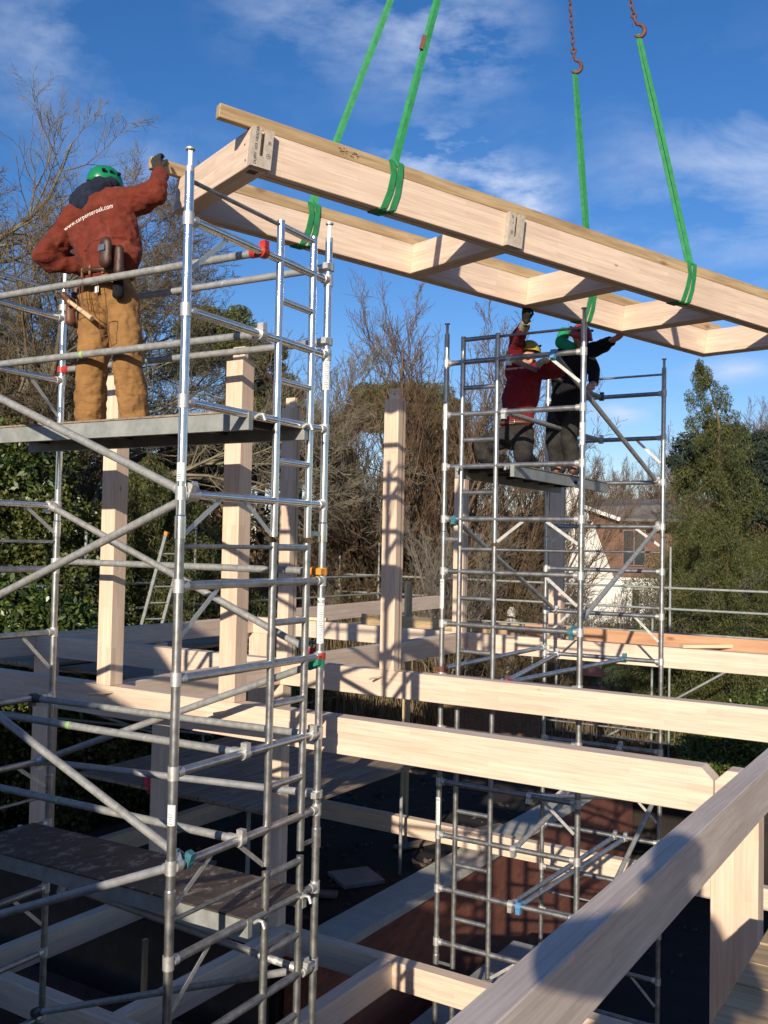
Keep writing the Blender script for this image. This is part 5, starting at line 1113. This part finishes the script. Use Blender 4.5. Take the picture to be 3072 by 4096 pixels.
crowned('dark pine to the right of the tall conifer', 11.8, 42, 9, tB, pcB, 8.2, rot=4, sc=(1.1, 1, 1.1))
crowned('dark pine cut by the right edge of the photo', 9.4, 40, 9, tB, pcB, 6.8, rot=5, sc=(1, 1, 1))
# drooping cypress and conifers
def spire(H, Rb, n, nl, mat, size=.22, droop=.45, p=.9, rag=.3):
    C = []; Q = []; bx_ = lambda t_: -max(0, t_-.80)**1.3*5.5
    segs = [(0, 0, 0, .04, 0, H*.55, .2, .1), (.04, 0, H*.55, 0, 0, H*.8, .1, .06)]+[(bx_(.8+.04*q), 0, H*(.8+.04*q), bx_(.84+.04*q), 0, H*(.84+.04*q), .05-.009*q, .041-.009*q) for q in range(5)]
    for i in range(n):
        t_ = (i+.5)/n; z = H*(.04+.96*t_); L = Rb*(1-t_)**p*rng.uniform(1-rag, 1+rag*.6)+.12; a = i*2.4+rng.normal(0, .3)
        e = np.array([math.cos(a)*L, math.sin(a)*L, z-droop*L+.1]); s0 = np.array([0., 0, z])
        b_ = -max(0, t_-.80)**1.3*5.5; s0[0] += b_; e[0] += b_; e[2] -= max(0, t_-.9)*2; segs.append((*s0, *e, .028*(1-t_)+.01, .006))
        m = max(2, int(L/.28))
        for j in range(m): f_ = (j+.9)/m; C.append(s0+(e-s0)*f_+np.array([0, 0, -.12])); Q.append((.15+.05*L, .15+.05*L, .20+.13*L))
    return tubes_mesh('trunk', segs, 'bark_brown', 6), leaves('crown', C, Q, nl, size, mat, .20, .45, .2, 1)
st, scr = spire(11.4, 3.5, 105, 90000, 'leaf_cypress', .12, .62, .80, .55)
x, y = pol(13.1, 34); r = empty('conifer', 'tall pointed conifer with drooping sprays at the right', 'tree', (x, y, G), facing(14)); meshobj('trunk', st, r); meshobj('crown', scr, r)
st2, scr2 = spire(7.6, 3.2, 80, 110000, 'leaf_cypress', .10, .5, .55, .55)
for dg, D, s_, lab in ((15.4, 29, .74, 'broad drooping conifer left of the tall pointed one'), (12.6, 26, .80, 'broad drooping conifer right under the tall pointed one'), (10.0, 28, .80, 'broad drooping conifer at the right edge of the photo'), (14.0, 32, .82, 'broad drooping conifer directly below the tall pointed one'),
                   (47.0, 20.5, .86, 'yellow green drooping conifer left of the first tall oak post'), (44.6, 21.5, .90, 'yellow green drooping conifer just behind the first tall oak post'), (49.8, 22, .80, 'yellow green drooping conifer behind the rear left scaffold pole'), (42.2, 24, .75, 'yellow green drooping conifer right of the first tall oak post')):
    x, y = pol(dg, D); r = empty('conifer', lab, 'tree', (x, y, G), dg, None); r.scale = (s_, s_, s_); meshobj('trunk', st2, r); meshobj('crown', scr2, r)
# laurel and ivy hedge
def hedge_bush(R3, nc, nl, size, mat, asp): C = blob(nc, R3, low=.9); return leaves('shrub', C, np.full((nc, 3), .5)*rng.uniform(.7, 1.3, (nc, 1)), nl, size, mat, asp, .1, .5)
lm = hedge_bush((1.5, 1.3, 1.5), 40, 15000, .13, 'leaf_laurel', .42); im = hedge_bush((1.5, 1.2, 1.7), 46, 17000, .085, 'leaf_ivy', .75)
k = 0
for dg, D, z, s_, me in ((54.8, 18.4, -2.2, 1.15, lm), (52.6, 18.2, -2.6, 1.1, lm), (50.4, 18.8, -2.7, 1.05, im), (48.2, 19.2, -3.1, 1.0, lm), (46, 19.6, -3.2, 1.0, im), (43.8, 20.2, -3.3, 1.0, im), (41.6, 20.8, -3.5, .95, lm), (39.6, 21.6, -3.8, .9, im), (53.8, 19.4, -.6, 1.0, im), (51.2, 19.8, -.9, 1.0, im), (55.6, 20.4, .6, 1.1, lm), (53, 21, .5, 1.1, im),
                     (56.5, 17.2, -3.9, 1.0, im), (54, 17.2, -4.1, .9, im), (51.5, 17.6, -4.2, .9, im), (49, 18.1, -4.3, .85, im), (46.5, 18.8, -4.4, .85, im), (44, 19.4, -4.4, .8, im), (41.5, 20.3, -4.4, .8, im)):
    x, y = pol(dg, D); o = meshobj('evergreen_shrub', me); o.location = (x, y, z); o.rotation_euler = (0, 0, k*1.7); o.scale = (s_,)*3; k += 1
    tag(o, 'broad leaved evergreen shrub in the dark hedge at the left' if me is lm else 'ivy covered shrub in the dark hedge at the left', 'shrub', 'laurel shrubs in the left hedge' if me is lm else 'ivy shrubs in the left hedge')
for i, (dg, D, z, s_, lab) in enumerate(((15.0, 25, -4.5, .6, 'low evergreen shrub under the conifers, left one'), (12.2, 22, -4.6, .7, 'low evergreen shrub at the foot of the broad conifer'), (19.0, 46, -4.6, .8, 'round clipped shrub in front of the far white wall'), (9.8, 23, -4.4, .9, 'evergreen shrub at the lower right edge'))):
    x, y = pol(dg, D); o = meshobj('evergreen_shrub', lm); o.location = (x, y, z); o.rotation_euler = (0, 0, i); o.scale = (s_,)*3; tag(o, lab, 'shrub')
# undergrowth and grass as stuff
n = 52000
dg = rng.uniform(8, 58, n); D = rng.uniform(24, 45, n)**1.0; x = -np.sin(np.radians(dg))*D; y = np.cos(np.radians(dg))*D
keep = ~((dg < 27) & (D > 26.0+rng.uniform(0, 2, n))); x, y, D, dg = x[keep], y[keep], D[keep], dg[keep]; n = len(x)
hh = np.where(dg < 27, rng.uniform(.3, 1.3, n), rng.uniform(.5, 3.2, n)); ln = rng.normal(0, .18, (n, 2)); w_ = rng.uniform(.008, .02, n); an = rng.uniform(0, 6.28, n)
p = np.stack([x, y, np.full(n, G)], 1); q = p+np.stack([ln[:, 0]*hh, ln[:, 1]*hh, hh], 1); s_ = np.stack([np.cos(an)*w_, np.sin(an)*w_, 0*an], 1)
me = fastmesh('undergrowth', np.stack([p-s_, p+s_, q+s_*.3, q-s_*.3], 1).reshape(-1, 3), np.arange(4*n).reshape(-1, 4), 'reed'); o = meshobj('undergrowth', me); tag(o, 'dry brown stems and dead grass under the thicket', 'undergrowth', None, 'stuff')
n = 42000; dg = rng.uniform(30, 60, n); D = rng.uniform(27, 48, n); C_ = np.stack([-np.sin(np.radians(dg))*D, np.cos(np.radians(dg))*D, G+rng.random(n)**1.6*6.2], 1)
me = leaves('far_wood', C_, np.full((n, 3), .4), n, .30, 'leaf_brown', .35); o = meshobj('brushwood', me); tag(o, 'mass of dead leaves and brushwood deep in the thicket', 'brushwood', None, 'stuff')
n = 16000; x = rng.uniform(-22, 4, n); y = rng.uniform(20, 34, n); C_ = np.stack([x, y, np.full(n, G+.03)], 1)
me = leaves('grass', C_, np.full((n, 3), .05), n, .14, 'leaf_ivy', .12, -.4); o = meshobj('grass', me); tag(o, 'short rough grass of the garden lawn', 'grass', None, 'stuff')
# a far line of woodland closing the horizon
n = 60000; dg = rng.uniform(0, 70, n); D = 95+rng.uniform(-6, 6, n); hz = 6.5+2.2*np.sin(dg*.9)+1.5*np.sin(dg*2.3+1)+1.0*np.sin(dg*5.1)
C_ = np.stack([-np.sin(np.radians(dg))*D, np.cos(np.radians(dg))*D, G+rng.random(n)**.8*hz], 1)
me = leaves('far_wood', C_, np.full((n, 3), .8), n, .75, 'leaf_pine_blue', .6); o = meshobj('far_wood', me); tag(o, 'distant dark line of woodland behind the house', 'woodland', None, 'stuff')
